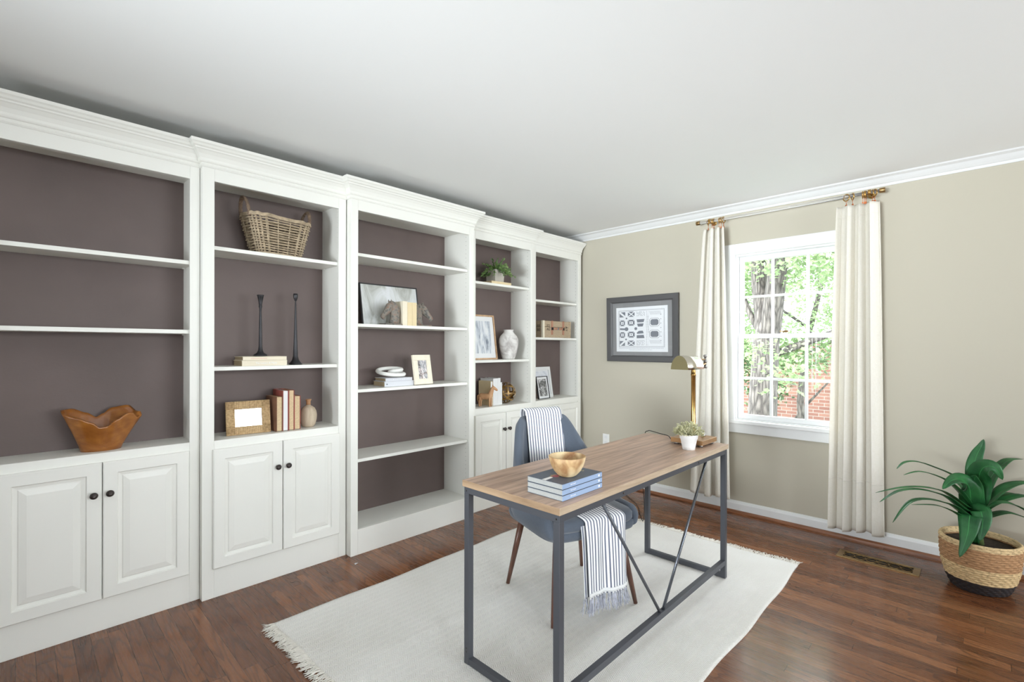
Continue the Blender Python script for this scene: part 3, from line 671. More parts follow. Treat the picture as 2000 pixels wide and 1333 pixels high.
MB().lathe([(.0135, .1345), (.0125, .145), (.013, .158), (.017, .163), (.0175, .168), (.012, .169), (.009, .165), (0, .15)], 24).build('neck', 'horse_wood', r)['label'] = 'warmer turned wooden neck'

# ---- bookcase three
frame('framed_art', 'black-framed misty grey landscape print leaning behind the horse bookends', (1.655, 3.03, 1.4595), 0, R(-0)+R(-10)*-1, .475, .305, .008, .018, 'black_frame', 'art_mist', 0, cat='picture frame')
def horse_head(label, loc, rz):
    r = thing('horse_bookend', label, 'bookend', loc, rz, 'horse head bookends')
    MB().box((-.075, -.035, 0), (.068, .035, .011)).build('base_plate', 'rust', r, .002)
    m = MB(); Y = (0, 1, 0)
    def sec(x, z, w, h, tilt): # ring centre, half width in y, half height along tilt direction
        t_ = R(tilt); return ((x, 0, z), (h*math.cos(t_), 0, h*math.sin(t_)), (0, w, 0))
    neck = [sec(.024, .011, .028, .040, 0), sec(.026, .035, .027, .036, 4), sec(.030, .06, .026, .037, 8), sec(.032, .085, .024, .040, 14), sec(.026, .108, .022, .041, 26), sec(.012, .130, .019, .036, 40), sec(-.002, .147, .016, .026, 52), sec(-.010, .157, .011, .012, 58)]
    m.loft(neck, 18)
    head = [sec(.008, .150, .010, .012, 131), sec(-.004, .138, .018, .026, 131), sec(-.018, .122, .0215, .0315, 131), sec(-.033, .104, .0205, .028, 131), sec(-.047, .088, .0165, .0215, 131), sec(-.060, .073, .0145, .0178, 131), sec(-.071, .060, .014, .0172, 131), sec(-.078, .052, .012, .0135, 131), sec(-.082, .047, .006, .006, 131)]
    m.loft(head, 18)
    m.loft([sec(-.058, .048, .007, .008, 110), sec(-.066, .046, .009, .009, 110), sec(-.074, .043, .007, .006, 110)], 12)
    m.build('horse_head', 'rust', r)
    for s_ in (-1, 1):
        e = MB(); e.loft([((-.006, s_*.011, .150), (.008, 0, 0), (0, .0055, 0)), ((-.010, s_*.014, .163), (.0075, 0, 0), (0, .005, 0)), ((-.014, s_*.014, .178), (.0008, 0, 0), (0, .001, 0))], 8); e.build('ear', 'rust', r)
    e = MB()
    for k in range(9):
        t_ = k/8; x = -.004+.064*t_**.75; z = .160-.105*t_**1.3; e.loft([((x-.006, 0, z+.006), (.007, 0, .005), (0, .006, 0)), ((x+.004, .003*(-1)**k, z-.006), (.009, 0, .002), (0, .0085, 0)), ((x+.008, .004*(-1)**k, z-.024), (.002, 0, 0), (0, .003, 0))], 8)
    e.build('mane', 'rust', r)
    for s_ in (-1, 1):
        MB().lathe([(0, -.004), (.0045, 0), (0, .004)], 8, (-.024, s_*.0195, .117)).build('eye', 'void', r)
        MB().lathe([(0, -.002), (.003, 0), (0, .002)], 8, (-.072, s_*.012, .063)).build('nostril', 'void', r)
horse_head('rusty grey horse head bookend facing left, left of the cream books', (1.80, 2.905, 1.4595), R(6))
horse_head('rusty grey horse head bookend facing right, right of the cream books', (2.062, 2.93, 1.4595), R(180-28))
for k, (x, T, H, cv, lb) in enumerate(((1.872, .037, .165, 'cream_cloth', 'thickest cream book between horse bookends, with tan side, leftmost of the three'), (1.910, .038, .165, 'cream_cloth_warm', 'middle one of three cream books between the horse bookends'), (1.949, .038, .165, 'cream_cloth_warm', 'cream book touching the right-facing horse bookend'))):
    book(lb, 'book', (x, 2.875, 1.4595), 0, T, H+.006*(k == 0), .13, cv, 'paper', group='cream books between the horse bookends')
def knot():
    r = thing('knot_sculpture', 'white looped knot sculpture lying on two grey books', 'sculpture', (1.835, 2.94, 1.1))
    pts = []
    for i in range(180):
        t = 4*PI*i/180; q_ = .067+.044*math.cos(t/2)
        x = q_*math.cos(t)*1.02; y = q_*math.sin(t)*.72
        pts.append((-x, y, .0385+.0135*math.sin(t/2)+.15*y))
    MB().tube(pts, .0132, 12, closed=True).build('knot_body', 'plaster', r)
knot()
book('thicker grey book, lower one under the white knot sculpture', 'book', (1.728, 2.872, 1.0405), 0, .035, .232, .15, 'grey_cover', 'paper_tan', True)
g2 = book('thinner pale grey book directly under the white knot sculpture', 'book', (1.74, 2.88, 1.0757), 0, .0225, .214, .14, 'grey_cover', 'paper_tan', True)
g1 = [o for o in bpy.data.objects if str(o.get('label', '')).startswith('thicker grey book')][0]
MB().box((.014, -.0008, .014), (.022, .0002, .021)).build('spine_emblem', 'ink_dark', g1)
text('spine_lettering', 'M  O  D  E  R  N  O', .011, 'letter_white', g2, basis((1, 0, 0), (0, 0, 1), (.105, -.0006, .011)))
frame('photo_frame', 'whitewashed wooden frame with orange sides and small sepia photo, beside grey books', (1.958, 2.842, 1.0455), R(5), R(10), .160, .212, .039, .018, 'cream_wood', 'art_brown', 0, side='orange_wood')
# ---- bookcase four
def shelf_planter():
    bk = book('cream book lying beneath the square fern planter', 'book', (2.74, 2.896, 1.8415), 0, .0205, .232, .15, 'cream_cloth_warm', 'paper', True)
    r = thing('potted_fern', 'bushy green plant in a square stone pot on the top shelf', 'potted plant', (2.855, 2.975, 1.8625), R(2))
    m = MB(); a, b = .052, .0575
    rs = [[(sx*s_, sy*s_, z) for sx, sy in ((-1, -1), (1, -1), (1, 1), (-1, 1))] for s_, z in ((a, 0), (b, .105), (b-.007, .105), (b-.012, .03))]
    m.rings(rs, smooth=False); m.build('pot', 'concrete', r, .002)
    m = MB()
    for face in range(4):
        for i in range(9):
            for j in range(8):
                u = -.044+i*.0108+(j % 2)*.0052; v = .012+j*.0115; s_ = .052+.0055*v/.105+.0004
                c_, s2 = math.cos(face*PI/2), math.sin(face*PI/2); p = (u*c_-(-s_)*s2, u*s2+(-s_)*c_, v)
                dx, dy = c_*.0035, s2*.0035; nx, ny = s2*.0012, -c_*.0012
                m.add([(p[0]-dx, p[1]-dy, v), (p[0], p[1], v-.0045), (p[0]+dx, p[1]+dy, v), (p[0], p[1], v+.0045), (p[0]+nx, p[1]+ny, v)], [(0, 1, 4), (1, 2, 4), (2, 3, 4), (3, 0, 4)])
    m.build('embossed_diamond', 'concrete', r)['kind'] = 'stuff'
    MB().box((-.044, -.044, .085), (.044, .044, .09)).build('soil', 'dark_soil', r)
    rnd = random.Random(3); m = MB(); st = MB()
    for k in range(74):
        a = rnd.uniform(0, 2*PI); el = rnd.uniform(.05, 1.35); L = rnd.uniform(.11, .17)
        yb = math.sin(a); 
        if yb > 0: L *= .75
        P0 = Vector((rnd.uniform(-.03, .03), rnd.uniform(-.03, .03), .09)); d = Vector((math.cos(a)*math.cos(el), math.sin(a)*math.cos(el), math.sin(el)))
        pts = []; p = P0.copy(); nseg = 9
        for i in range(nseg):
            pts.append(p.copy()); d = (d+Vector((0, 0, -.11))).normalized(); p = p+d*L/nseg
        st.tube(pts, .0009, 4)
        for i in range(2, nseg):
            for q_ in range(4):
                dirv = Vector((rnd.gauss(0, 1), rnd.gauss(0, 1), rnd.gauss(.2, .7))).normalized()*.6+(pts[i]-pts[i-1]).normalized(); dirv.normalize()
                sd = dirv.cross(Vector((rnd.gauss(0, 1), rnd.gauss(0, 1), rnd.gauss(0, 1)))).normalized(); ll = rnd.uniform(.016, .026); ww = ll*.24
                b_ = pts[i]; m.add([b_, b_+dirv*ll*.5+sd*ww, b_+dirv*ll, b_+dirv*ll*.5-sd*ww], [(0, 1, 2, 3)])
    stuff(m.build('foliage', 'leaf_shelf', r, fixn=False)); st.build('stem', 'stem', r)['kind'] = 'stuff'
shelf_planter()
frame('framed_art', 'light oak frame with white mat and grey-blue streaked print, beside whitewashed vase', (2.62, 3.01, 1.2045), 0, R(8), .305, .388, .014, .02, 'oak_frame', 'art_drape', .04)
r = thing('ceramic_vase', 'whitewashed ceramic jar with narrow neck and a rusty patch', 'vase', (3.03, 2.985, 1.2045))
MB().lathe([(0, 0), (.050, 0), (.057, .010), (.070, .05), (.082, .10), (.088, .145), (.085, .178), (.073, .205), (.055, .224), (.043, .238), (.041, .25), (.045, .259), (.040, .260), (.035, .24), (.0, .22)], 40).build('vase_body', 'vase_white', r)
def carved_horse():
    r = thing('carved_horse', 'small carved tan wooden horse standing in front of white books', 'figurine', (2.705, 2.925, .8195), R(-60))
    m = MB(); V_ = lambda x, z: (x, 0, z)
    m.loft([(V_(-.062, .086), (0, 0, .010), (0, .008, 0)), (V_(-.054, .088), (0, 0, .024), (0, .02, 0)), (V_(-.035, .085), (0, 0, .027), (0, .023, 0)), (V_(0, .081), (0, 0, .024), (0, .02, 0)), (V_(.03, .085), (0, 0, .028), (0, .021, 0)), (V_(.048, .09), (0, 0, .024), (0, .017, 0)), (V_(.056, .092), (0, 0, .008), (0, .007, 0))], 14)
    m.loft([(V_(.028, .085), (.024, 0, -.012), (0, .016, 0)), (V_(.042, .112), (.020, 0, -.008), (0, .013, 0)), (V_(.052, .14), (.016, 0, -.006), (0, .011, 0)), (V_(.06, .16), (.013, 0, -.006), (0, .010, 0)), (V_(.064, .168), (.007, 0, 0), (0, .006, 0))], 12)
    m.loft([(V_(.052, .166), (.0, 0, .007), (0, .006, 0)), (V_(.06, .162), (.003, 0, .013), (0, .011, 0)), (V_(.078, .15), (.005, 0, .011), (0, .009, 0)), (V_(.094, .138), (.005, 0, .0085), (0, .0075, 0)), (V_(.1, .134), (.002, 0, .004), (0, .004, 0))], 12)
    for x, y, k in ((.04, .012, 1), (.034, -.012, 1), (-.045, .014, -1), (-.05, -.014, -1)):
        if k > 0: pts = [(x, y, .08), (x, y, .045), (x+.002, y, .04), (x, y, .01), (x+.003, y, 0)]; rr = [.014, .008, .0085, .006, .0085]
        else: pts = [(x, y, .085), (x+.004, y, .055), (x-.006, y, .04), (x-.003, y, .01), (x, y, 0)]; rr = [.018, .010, .008, .006, .0085]
        m.tube(pts, rr, 10)
    m.build('horse_body', 'horse_wood', r, sub=1)
    MB().tube([(-.058, 0, .098), (-.07, 0, .085), (-.072, 0, .055), (-.066, 0, .03)], [.006, .008, .007, .002], 8).build('tail', 'horse_wood', r)
    m = MB()
    for y in (-.006, .006): m.loft([((.058, y, .172), (.004, 0, 0), (0, .003, 0)), ((.058, y, .184), (.0008, 0, 0), (0, .0008, 0))], 6)
    m.build('ear', 'horse_wood', r)
carved_horse()
def sbook(label, x, y, T, H, D, cv, pg, fore=False, rz=0):
    if not fore: return book(label, 'book', (x, y, .8195), rz, T, H, D, cv, pg, group='white books behind the carved horse')
    r = thing('book', label, 'book', (x, y, .8195), rz, 'white books behind the carved horse'); e = .003
    m = MB(); m.box((0, 0, 0), (e, D, H)); m.box((T-e, 0, 0), (T, D, H)); m.box((e, D-e, 0), (T-e, D, H)); m.build('cover', cv, r, .0006)
    MB().box((e+.0002, .004, .003), (T-e-.0002, D-e-.0002, H-.003)).build('pages', pg, r)
sbook('short white book with tan side cover, directly behind the carved horse', 2.762, 2.93, .028, .205, .15, 'cream_cloth_warm', 'white_cover', True)
sbook('tall white book in the middle of the row behind the carved horse', 2.792, 2.93, .052, .226, .16, 'white_cover', 'paper_grey')
sbook('tall thin white book next to the shortest book beside the gold orb', 2.846, 2.932, .034, .228, .15, 'white_cover', 'paper_grey')
sbook('shortest white book, touching the gold orb', 2.882, 2.935, .02, .19, .14, 'white_cover', 'paper_grey')
def orb():
    r = thing('orb_sculpture', 'open gold orb made of crossing metal bands, right of white books', 'sculpture', (3.0, 2.99, .9115)); Rr = .091
    for ax in ((0, 0), (90, 0), (90, 60), (90, 120), (45, 30), (45, 150), (45, 270)):
        m = MB(); n = 48; M3 = Euler((R(ax[0]), 0, R(ax[1]))).to_matrix(); rs = []
        rr = Rr-.0012*(ax[1]/60)
        for j in range(n):
            a = 2*PI*j/n; c = Vector((math.cos(a), math.sin(a), 0)); rs.append([M3 @ (c*(rr+s_*.0007)+Vector((0, 0, t_*.0065))) for s_, t_ in ((-1, -1), (1, -1), (1, 1), (-1, 1))])
        m.rings(rs, closed=True, smooth=False); m.build('band', 'brass_dark' if ax[0] != 45 else 'brass', r)
orb()
# ---- bookcase five
def trunk():
    r = thing('decorative_trunk', 'small canvas suitcase trunk with leather straps and stencilled letters', 'trunk', (3.412, 2.91, 1.4015), 0)
    W, D, H = .415, .18, .158
    MB().box((0, 0, 0), (W, D, .1)).build('body', 'canvas', r, .004)
    MB().box((0, 0, .1012), (W, D, H)).build('lid', 'canvas', r, .004)
    for x in (0, W): MB().box((x-.003 if x == 0 else x-.022, -.003, 0), (x+.018 if x == 0 else x+.003, .022, H+.002)).build('edge_band', 'cream_cloth' if x == 0 else 'canvas', r, .001)
    for x in (.115, .285):
        MB().box((x, -.006, .028), (x+.024, -.0005, H+.003)).build('strap', 'leather', r, .001)
        MB().box((x-.004, -.009, .072), (x+.028, -.006, .098)).build('buckle', 'bronze', r, .002)
    MB().box((.145, -.011, .077), (.285, -.005, .096)).build('handle', 'leather', r, .003)
    MB().box((.2, -.013, .074), (.222, -.0112, .099)).build('latch', 'nickel', r, .001)
    text('lettering', 'EQ\nAG', .034, 'letter_black', r, basis((1, 0, 0), (0, 0, 1), (.075, -.0006, .095)))
    text('lettering', 'AY', .04, 'letter_black', r, basis((0, 0, -1), (1, 0, 0), (.35, -.0006, .09)))
    text('lettering', 'BB\nBB', .036, 'letter_black', r, basis((0, -1, 0), (0, 0, 1), (-.0008, .058, .09)))
trunk()
frame('photo_frame', 'larger white picture frame leaning at the back, behind the black-edged photo', (3.36, 3.0, .8235), R(2), R(9), .33, .3, .03, .022, 'trim', 'art_pale', .012)
frame('photo_frame', 'small black-edged frame holding a black-and-white photo of people', (3.40, 2.945, .8235), R(3), R(10), .172, .214, .006, .016, 'black_frame', 'art_photo', .02, side='orange_wood')

# ------------------------------------------------------------------ wall art, curtains
def wall_print():
    Y1_, Y0_, Z1_, Z0_ = 2.578, 1.859, 1.784, 1.178; W, H = Y1_-Y0_, Z1_-Z0_
    r = thing('framed_print', 'dark grey framed engraving of garden plans hanging on the window wall', 'picture frame', (XF-.002, Y1_, Z0_), rot=Euler((0, R(-1.2), 0)))
    # local: -y runs to the right in the picture, z up, -x towards the room
    m = MB(); b = .058; f = lambda a, c, d: (-d, -a, c)
    lv = [(0, 0), (0, .022), (.006, .027), (.046, .024), (.052, .016), (.058, .014), (.058, .006)]
    m.rings([[f(i, i, d), f(W-i, i, d), f(W-i, H-i, d), f(i, H-i, d)] for i, d in lv], cap=False, smooth=False); m.build('frame', plain('charcoal_frame', srgb(84, 83, 84), .45, bump=.1, bs=200), r)
    def rect(a0, c0, a1, c1, d, mb, mi=0): mb.add([f(a0, c0, d), f(a1, c0, d), f(a1, c1, d), f(a0, c1, d)], [(0, 1, 2, 3)], mi)
    m = MB(); m.box(f(b-.002, b-.002, .004), tuple(map(lambda q: q, f(W-b+.002, H-b+.002, .006)))); m.build('backing_board', 'mat_grey', r)
    pa0, pa1, pc0, pc1 = .1, .618, .093, .505
    m = MB(); a, c = f(pa0, pc0, .008), f(pa1, pc1, .0095); m.box(tuple(map(min, a, c)), tuple(map(max, a, c))); m.build('paper', 'art_paper', r)
    m = MB(); d = .0098
    S = lambda x, y: (pa0+(x-268)/(1388-268)*(pa1-pa0), pc1-(y-205)/(1195-205)*(pc1-pc0))
    def poly(pts, mi=0):
        p = [S(*q) for q in pts]; m.add([f(x, z, d) for x, z in p], [tuple(range(len(p)))], mi)
    def line(x0, y0, x1, y1, w_=3, mi=1):
        L = math.hypot(x1-x0, y1-y0); nx, ny = -(y1-y0)/L*w_/2, (x1-x0)/L*w_/2; poly([(x0+nx, y0+ny), (x1+nx, y1+ny), (x1-nx, y1-ny), (x0-nx, y0-ny)], mi)
    X0, X1, T0, T1 = 330, 1320, 275, 1090
    for o in (0, 14):
        line(X0+o, T0+o, X1-o, T0+o, 5 if o == 0 else 2); line(X1-o, T0+o, X1-o, T1-o, 5 if o == 0 else 2); line(X1-o, T1-o, X0+o, T1-o, 5 if o == 0 else 2); line(X0+o, T1-o, X0+o, T0+o, 5 if o == 0 else 2)
    def xblock(cx_, cy_, w_, h_, kind):
        a, b_ = w_/2, h_/2; g = 14
        if kind == 'x':
            for s_ in (-1, 1):
                poly([(cx_-a+g, cy_+s_*b_), (cx_+a-g, cy_+s_*b_), (cx_, cy_+s_*g)]); poly([(cx_+s_*a, cy_-b_+g), (cx_+s_*a, cy_+b_-g), (cx_+s_*g, cy_)])
        elif kind == 'd': poly([(cx_-a+2*g, cy_-b_), (cx_+a, cy_-b_), (cx_+a, cy_+b_-2*g)]); poly([(cx_-a, cy_-b_+2*g), (cx_-a, cy_+b_), (cx_+a-2*g, cy_+b_)])
        elif kind == 'u': poly([(cx_-a, cy_-b_), (cx_+a-2*g, cy_-b_), (cx_-a, cy_+b_-2*g)]); poly([(cx_+a, cy_-b_+2*g), (cx_+a, cy_+b_), (cx_-a+2*g, cy_+b_)])
        else:
            for s_ in (-1, 1):
                poly([(cx_-a+g, cy_+s_*b_), (cx_+a-g, cy_+s_*b_), (cx_+a*.45, cy_+s_*b_*.45), (cx_-a*.45, cy_+s_*b_*.45)]); poly([(cx_+s_*a, cy_-b_+g), (cx_+s_*a, cy_+b_-g), (cx_+s_*a*.5, cy_+b_*.5), (cx_+s_*a*.5, cy_-b_*.5)])
            disc(cx_, cy_, 14, 10)
    def disc(cx_, cy_, rr, n=12, mi=0, ry=None): poly([(cx_+rr*math.cos(2*PI*i/n), cy_+(ry or rr)*math.sin(2*PI*i/n)) for i in range(n)], mi)
    xblock(412, 365, 130, 115, 'd'); xblock(612, 360, 150, 115, 'x'); xblock(408, 555, 120, 130, 'o'); xblock(608, 550, 155, 130, 'o')
    xblock(408, 820, 120, 130, 'o'); xblock(608, 815, 155, 130, 'o'); xblock(405, 1010, 120, 110, 'u'); xblock(605, 1005, 155, 115, 'x')
    disc(502, 690, 44); disc(712, 684, 32); disc(505, 450, 20); disc(490, 920, 20); poly([(350, 665), (460, 672), (460, 712), (350, 705)])
    poly([(730, 480), (905, 478), (885, 545), (745, 550)]); poly([(740, 575), (885, 572), (865, 640), (760, 640)]); poly([(730, 775), (780, 735), (865, 732), (885, 790), (740, 800)]); poly([(730, 830), (885, 825), (900, 895), (730, 898)])
    rr = random.Random(5)
    for bx0, bx1, by0, by1 in ((725, 915, 305, 410), (725, 905, 940, 1055)):
        for i in range(9):
            for j in range(5):
                if rr.random() < .8: disc(bx0+(i+.5)*(bx1-bx0)/9, by0+(j+.5)*(by1-by0)/5, 6.5, 6)
    for i in range(14):
        for j in range(5):
            disc(1010+i*17+j*6, 320+j*16, 4.5, 5); disc(1005+i*17-j*5+25, 1010-j*17, 4.5, 5)
    for cy_ in (555, 810):
        oc = lambda a, b_, c_: [(1115-a, cy_-b_+c_), (1115-a+c_, cy_-b_), (1115+a-c_, cy_-b_), (1115+a, cy_-b_+c_), (1115+a, cy_+b_-c_), (1115+a-c_, cy_+b_), (1115-a+c_, cy_+b_), (1115-a, cy_+b_-c_)]
        o_ = oc(105, 86, 34)
        for i in range(8): line(*o_[i], *o_[(i+1) % 8], 6)
        poly(oc(84, 64, 28))
    for k in range(14): line(950+8*math.sin(k*.9), 300+k*55, 950+8*math.sin((k+1)*.9), 300+(k+1)*55-10, 4); line(982+9*math.cos(k*.7), 300+k*55, 982+9*math.cos((k+1)*.7), 345+k*55, 7 if 1 < k < 9 else 2, 0)
    for k in range(7): disc(1248, 395+k*93, 9, 7)
    for row, (a0, a1) in enumerate(((330, 1300), (560, 1060))):
        x = a0
        while x < a1: L = rr.uniform(14, 40); line(x, 1118+row*36, min(a1, x+L), 1118+row*36, 5, 0); x += L+9
    m.build('engraving', ['ink', 'ink_dark'], r, fixn=False)
    m = MB(); a, c = f(b-.001, b-.001, .0125), f(W-b+.001, H-b+.001, .0137); m.box(tuple(map(min, a, c)), tuple(map(max, a, c))); m.build('glass', 'glass', r)
wall_print()

def curtain(label, yt0, yt1, yb0, yb1, zt_, zb_, nf, seed, hem):
    r = thing('curtain', label, 'curtain', (3.885, (yb0+yb1)/2, zb_)); rnd = random.Random(seed); yc = (yb0+yb1)/2
    ph = [rnd.uniform(0, 6.28) for _ in range(6)]
    def P(u, v):
        z = zb_+(zt_-zb_)*v; k = 1-v; w = k**.75
        y0 = yt0+(yb0-yt0)*w; y1 = yt1+(yb1-yt1)*w
        A = .026+.010*k; uu = u+.03*math.sin(2*PI*u+ph[0])+.012*math.sin(5*u+ph[1]+k*1.5)
        s_ = math.sin(2*PI*nf*uu+ph[2]+.35*math.sin(k*2+ph[3])); s_ = math.copysign(abs(s_)**.8, s_)
        x = A*s_+.006*math.sin(9*u+3*k+ph[4])
        y = y0+(y1-y0)*u+.10*(y1-y0)/nf*math.sin(4*PI*nf*uu+ph[2])
        dz = .012*math.sin(2*PI*u*1.0+ph[5])*(1-v)**6
        return (min(x, .058), y-yc, z-zb_+dz)
    m = MB(); m.grid(P, 140, 90); m.build('curtain_panel', 'linen', r, solid=.0016)
    if hem:
        def Q(u, v): p = P(u, (hem-zb_)/(zt_-zb_)+v*.0025); return (p[0]-.0016, p[1], p[2])
        m = MB(); m.grid(Q, 140, 1); m.build('hem_stitch', 'linen', r, solid=.002)
    def T_(u, v): p = P(u, 1-.035+v*.0015); return (p[0]-.0016, p[1], p[2])
    m = MB(); m.grid(T_, 140, 1); m.build('header_stitch', 'linen', r, solid=.002)
curtain('ivory linen curtain panel on the left of window, beside the brass lamp', 1.600, 1.444, 1.700, 1.395, 2.262, .125, 3.3, 4, 0)
curtain('ivory linen curtain panel with hem seam, on the right of window', .695, .461, .738, .432, 2.262, .085, 3.4, 11, .42)
rod = thing('curtain_rod', 'clear acrylic curtain rod with brass ends above the window', 'curtain rod', (3.9, 1.055, 2.33))
MB().tube([(0, -.6, 0), (0, .6, 0)], .0105, 16).build('rod', 'acrylic', rod)
for s_ in (-1, 1):
    MB().tube([(0, s_*.588, 0), (0, s_*.618, 0)], .0165, 20).build('end_cap', 'brass_dark', rod, .001)
    y = .51*s_ if s_ > 0 else -.535
    m = MB(); m.tube([(0, y-.008, 0), (0, y+.008, 0)], .019, 18); m.tube([(.015, y, 0), (.094, y, 0)], .006, 10); m.tube([(.09, y, 0), (.095, y, 0)], .02, 16); m.build('bracket', 'brass', rod)
def ring(i, y, rz, g, lb):
    if i == 0:
        r = thing('curtain_ring', lb, 'curtain ring', (3.9, y, 2.33), rz, g)
        MB().tube([(.0215*math.cos(a), 0, -.008+.0215*math.sin(a)) for a in [2*PI*k/28 for k in range(28)]], .0036, 7, closed=True).build('ring', 'brass', r)
        m = MB(); m.tube([(.005*math.cos(a), .0, -.036+.005*math.sin(a)) for a in [2*PI*k/12 for k in range(12)]], .0012, 5, closed=True); m.box((-.006, -.0035, -.070), (.006, .0035, -.056)); m.box((-.0012, -.0012, -.057), (.0012, .0012, -.04)); m.build('clip', 'copper', r)['label'] = 'copper clip'
        return r
RL = 'brass ring bunched above the left curtain panel'; RG = 'brass rings above the left curtain'
r0 = ring(0, 1.576, R(35), RG, RL)
W_ = ['leftmost', 'second from left', 'third from left', 'fourth from left', 'fifth from left', 'rightmost']
relabel(r0, 'leftmost of the six brass rings above the left curtain')
for k, (y, a) in enumerate(((1.545, 8), (1.531, -6), (1.489, 14), (1.474, 4), (1.455, -10))):
    o = copy_tree(r0); o.location.y = y; o.rotation_euler.z = R(a); relabel(o, W_[k+1]+' of the six brass rings above the left curtain')
o = copy_tree(r0); o.location.y = .646; o.rotation_euler.z = R(62); relabel(o, 'brass ring standing open, first at the inner edge of the right curtain'); o['group'] = 'brass rings above the right curtain'
o = copy_tree(r0); o.location.y = .611; o.rotation_euler.z = R(28); relabel(o, 'lone brass ring second from inner edge of right curtain'); o['group'] = 'brass rings above the right curtain'
for k, (y, a) in enumerate(((.556, 5), (.546, 2), (.538, -4), (.504, 20), (.492, 40))):
    o = copy_tree(r0); o.location.y = y; o.rotation_euler.z = R(a); relabel(o, 'brass ring in the bunch over the right curtain, '+['first', 'second', 'third', 'fourth', 'last'][k]+' of the bunch from left'); o['group'] = 'brass rings above the right curtain'
# ------------------------------------------------------------------ floor things
def rug():
    x0, x1, y0, y1 = .852, 3.262, .772, 2.385
    cxm, cym = (x0+x1)/2, (y0+y1)/2
    r = thing('area_rug', 'off-white herringbone woven rug with fringed ends under the desk', 'rug', (cxm, cym, 0))
    def P(u, v):
        x = x0+(x1-x0)*u; y = y0+(y1-y0)*v
        y += (.008*math.sin(x*3.1)+.004*math.sin(x*11+1))*(2*v-1)*abs(2*v-1); x += (.012*math.sin(y*2.6+.5)+.003*math.sin(y*17))*(2*u-1)*abs(2*u-1)
        z = .0072+.0035*max(0, noise.noise((x*1.1, y*1.3, 1)))*(1-abs(2*u-1)**4)
        for cx_, w_ in ((1.30, .010), (2.1, .012), (2.62, .01)):
            z += .004*math.exp(-((x-cx_-.05*math.sin(y*2))/w_/2.2)**2)*(1-abs(2*v-1)**3)
        for cy_ in (1.78,): z += .0035*math.exp(-((y-cy_+.05*x-.1)/.02)**2)*(1-abs(2*u-1)**3)
        return (x-cxm, y-cym, z)
    m = MB(); m.grid(P, 260, 120); nu = 260
    n = len(m.v); m.v += [(a, b, .0004) for a, b, c_ in m.v[:n]]
    for i in range(nu): m.f += [(i, i+1, n+i+1, n+i), (120*261+i, 120*261+i+1, n+120*261+i+1, n+120*261+i)]; m.mi += [0, 0]; m.sm += [False]*2
    for j in range(120): a = j*261; m.f += [(a, a+261, n+a+261, n+a), (a+260, a+260+261, n+a+260+261, n+a+260)]; m.mi += [0, 0]; m.sm += [False]*2
    m.build('rug_body', 'rug', r)
    rnd = random.Random(9)
    for side in (0, 1):
        f = MB(); y = y0+.004
        while y < y1-.004:
            v = (y-y0)/(y1-y0); px, py, pz = P(side, v); sg = -1 if side == 0 else 1
            sway = .018*math.sin(y*7+side)+.01*math.sin(y*19)
            for k in range(3):
                L = rnd.uniform(.042, .066); a = rnd.gauss(0, .35); pts = [(px-sg*.004, py, .006)]
                for i in range(1, 5): t_ = i/4; pts.append((px+sg*L*t_*math.cos(a), py+sway*t_+L*math.sin(a)*t_**1.5+rnd.gauss(0, .0015), .0035+.004*(1-t_)*rnd.random()+.0015*k))
                f.tube(pts, [.0022, .0021, .0019, .0017, .001], 5)
            y += .0075
        f.build('fringe', 'fringe', r)['kind'] = 'stuff'
rug()
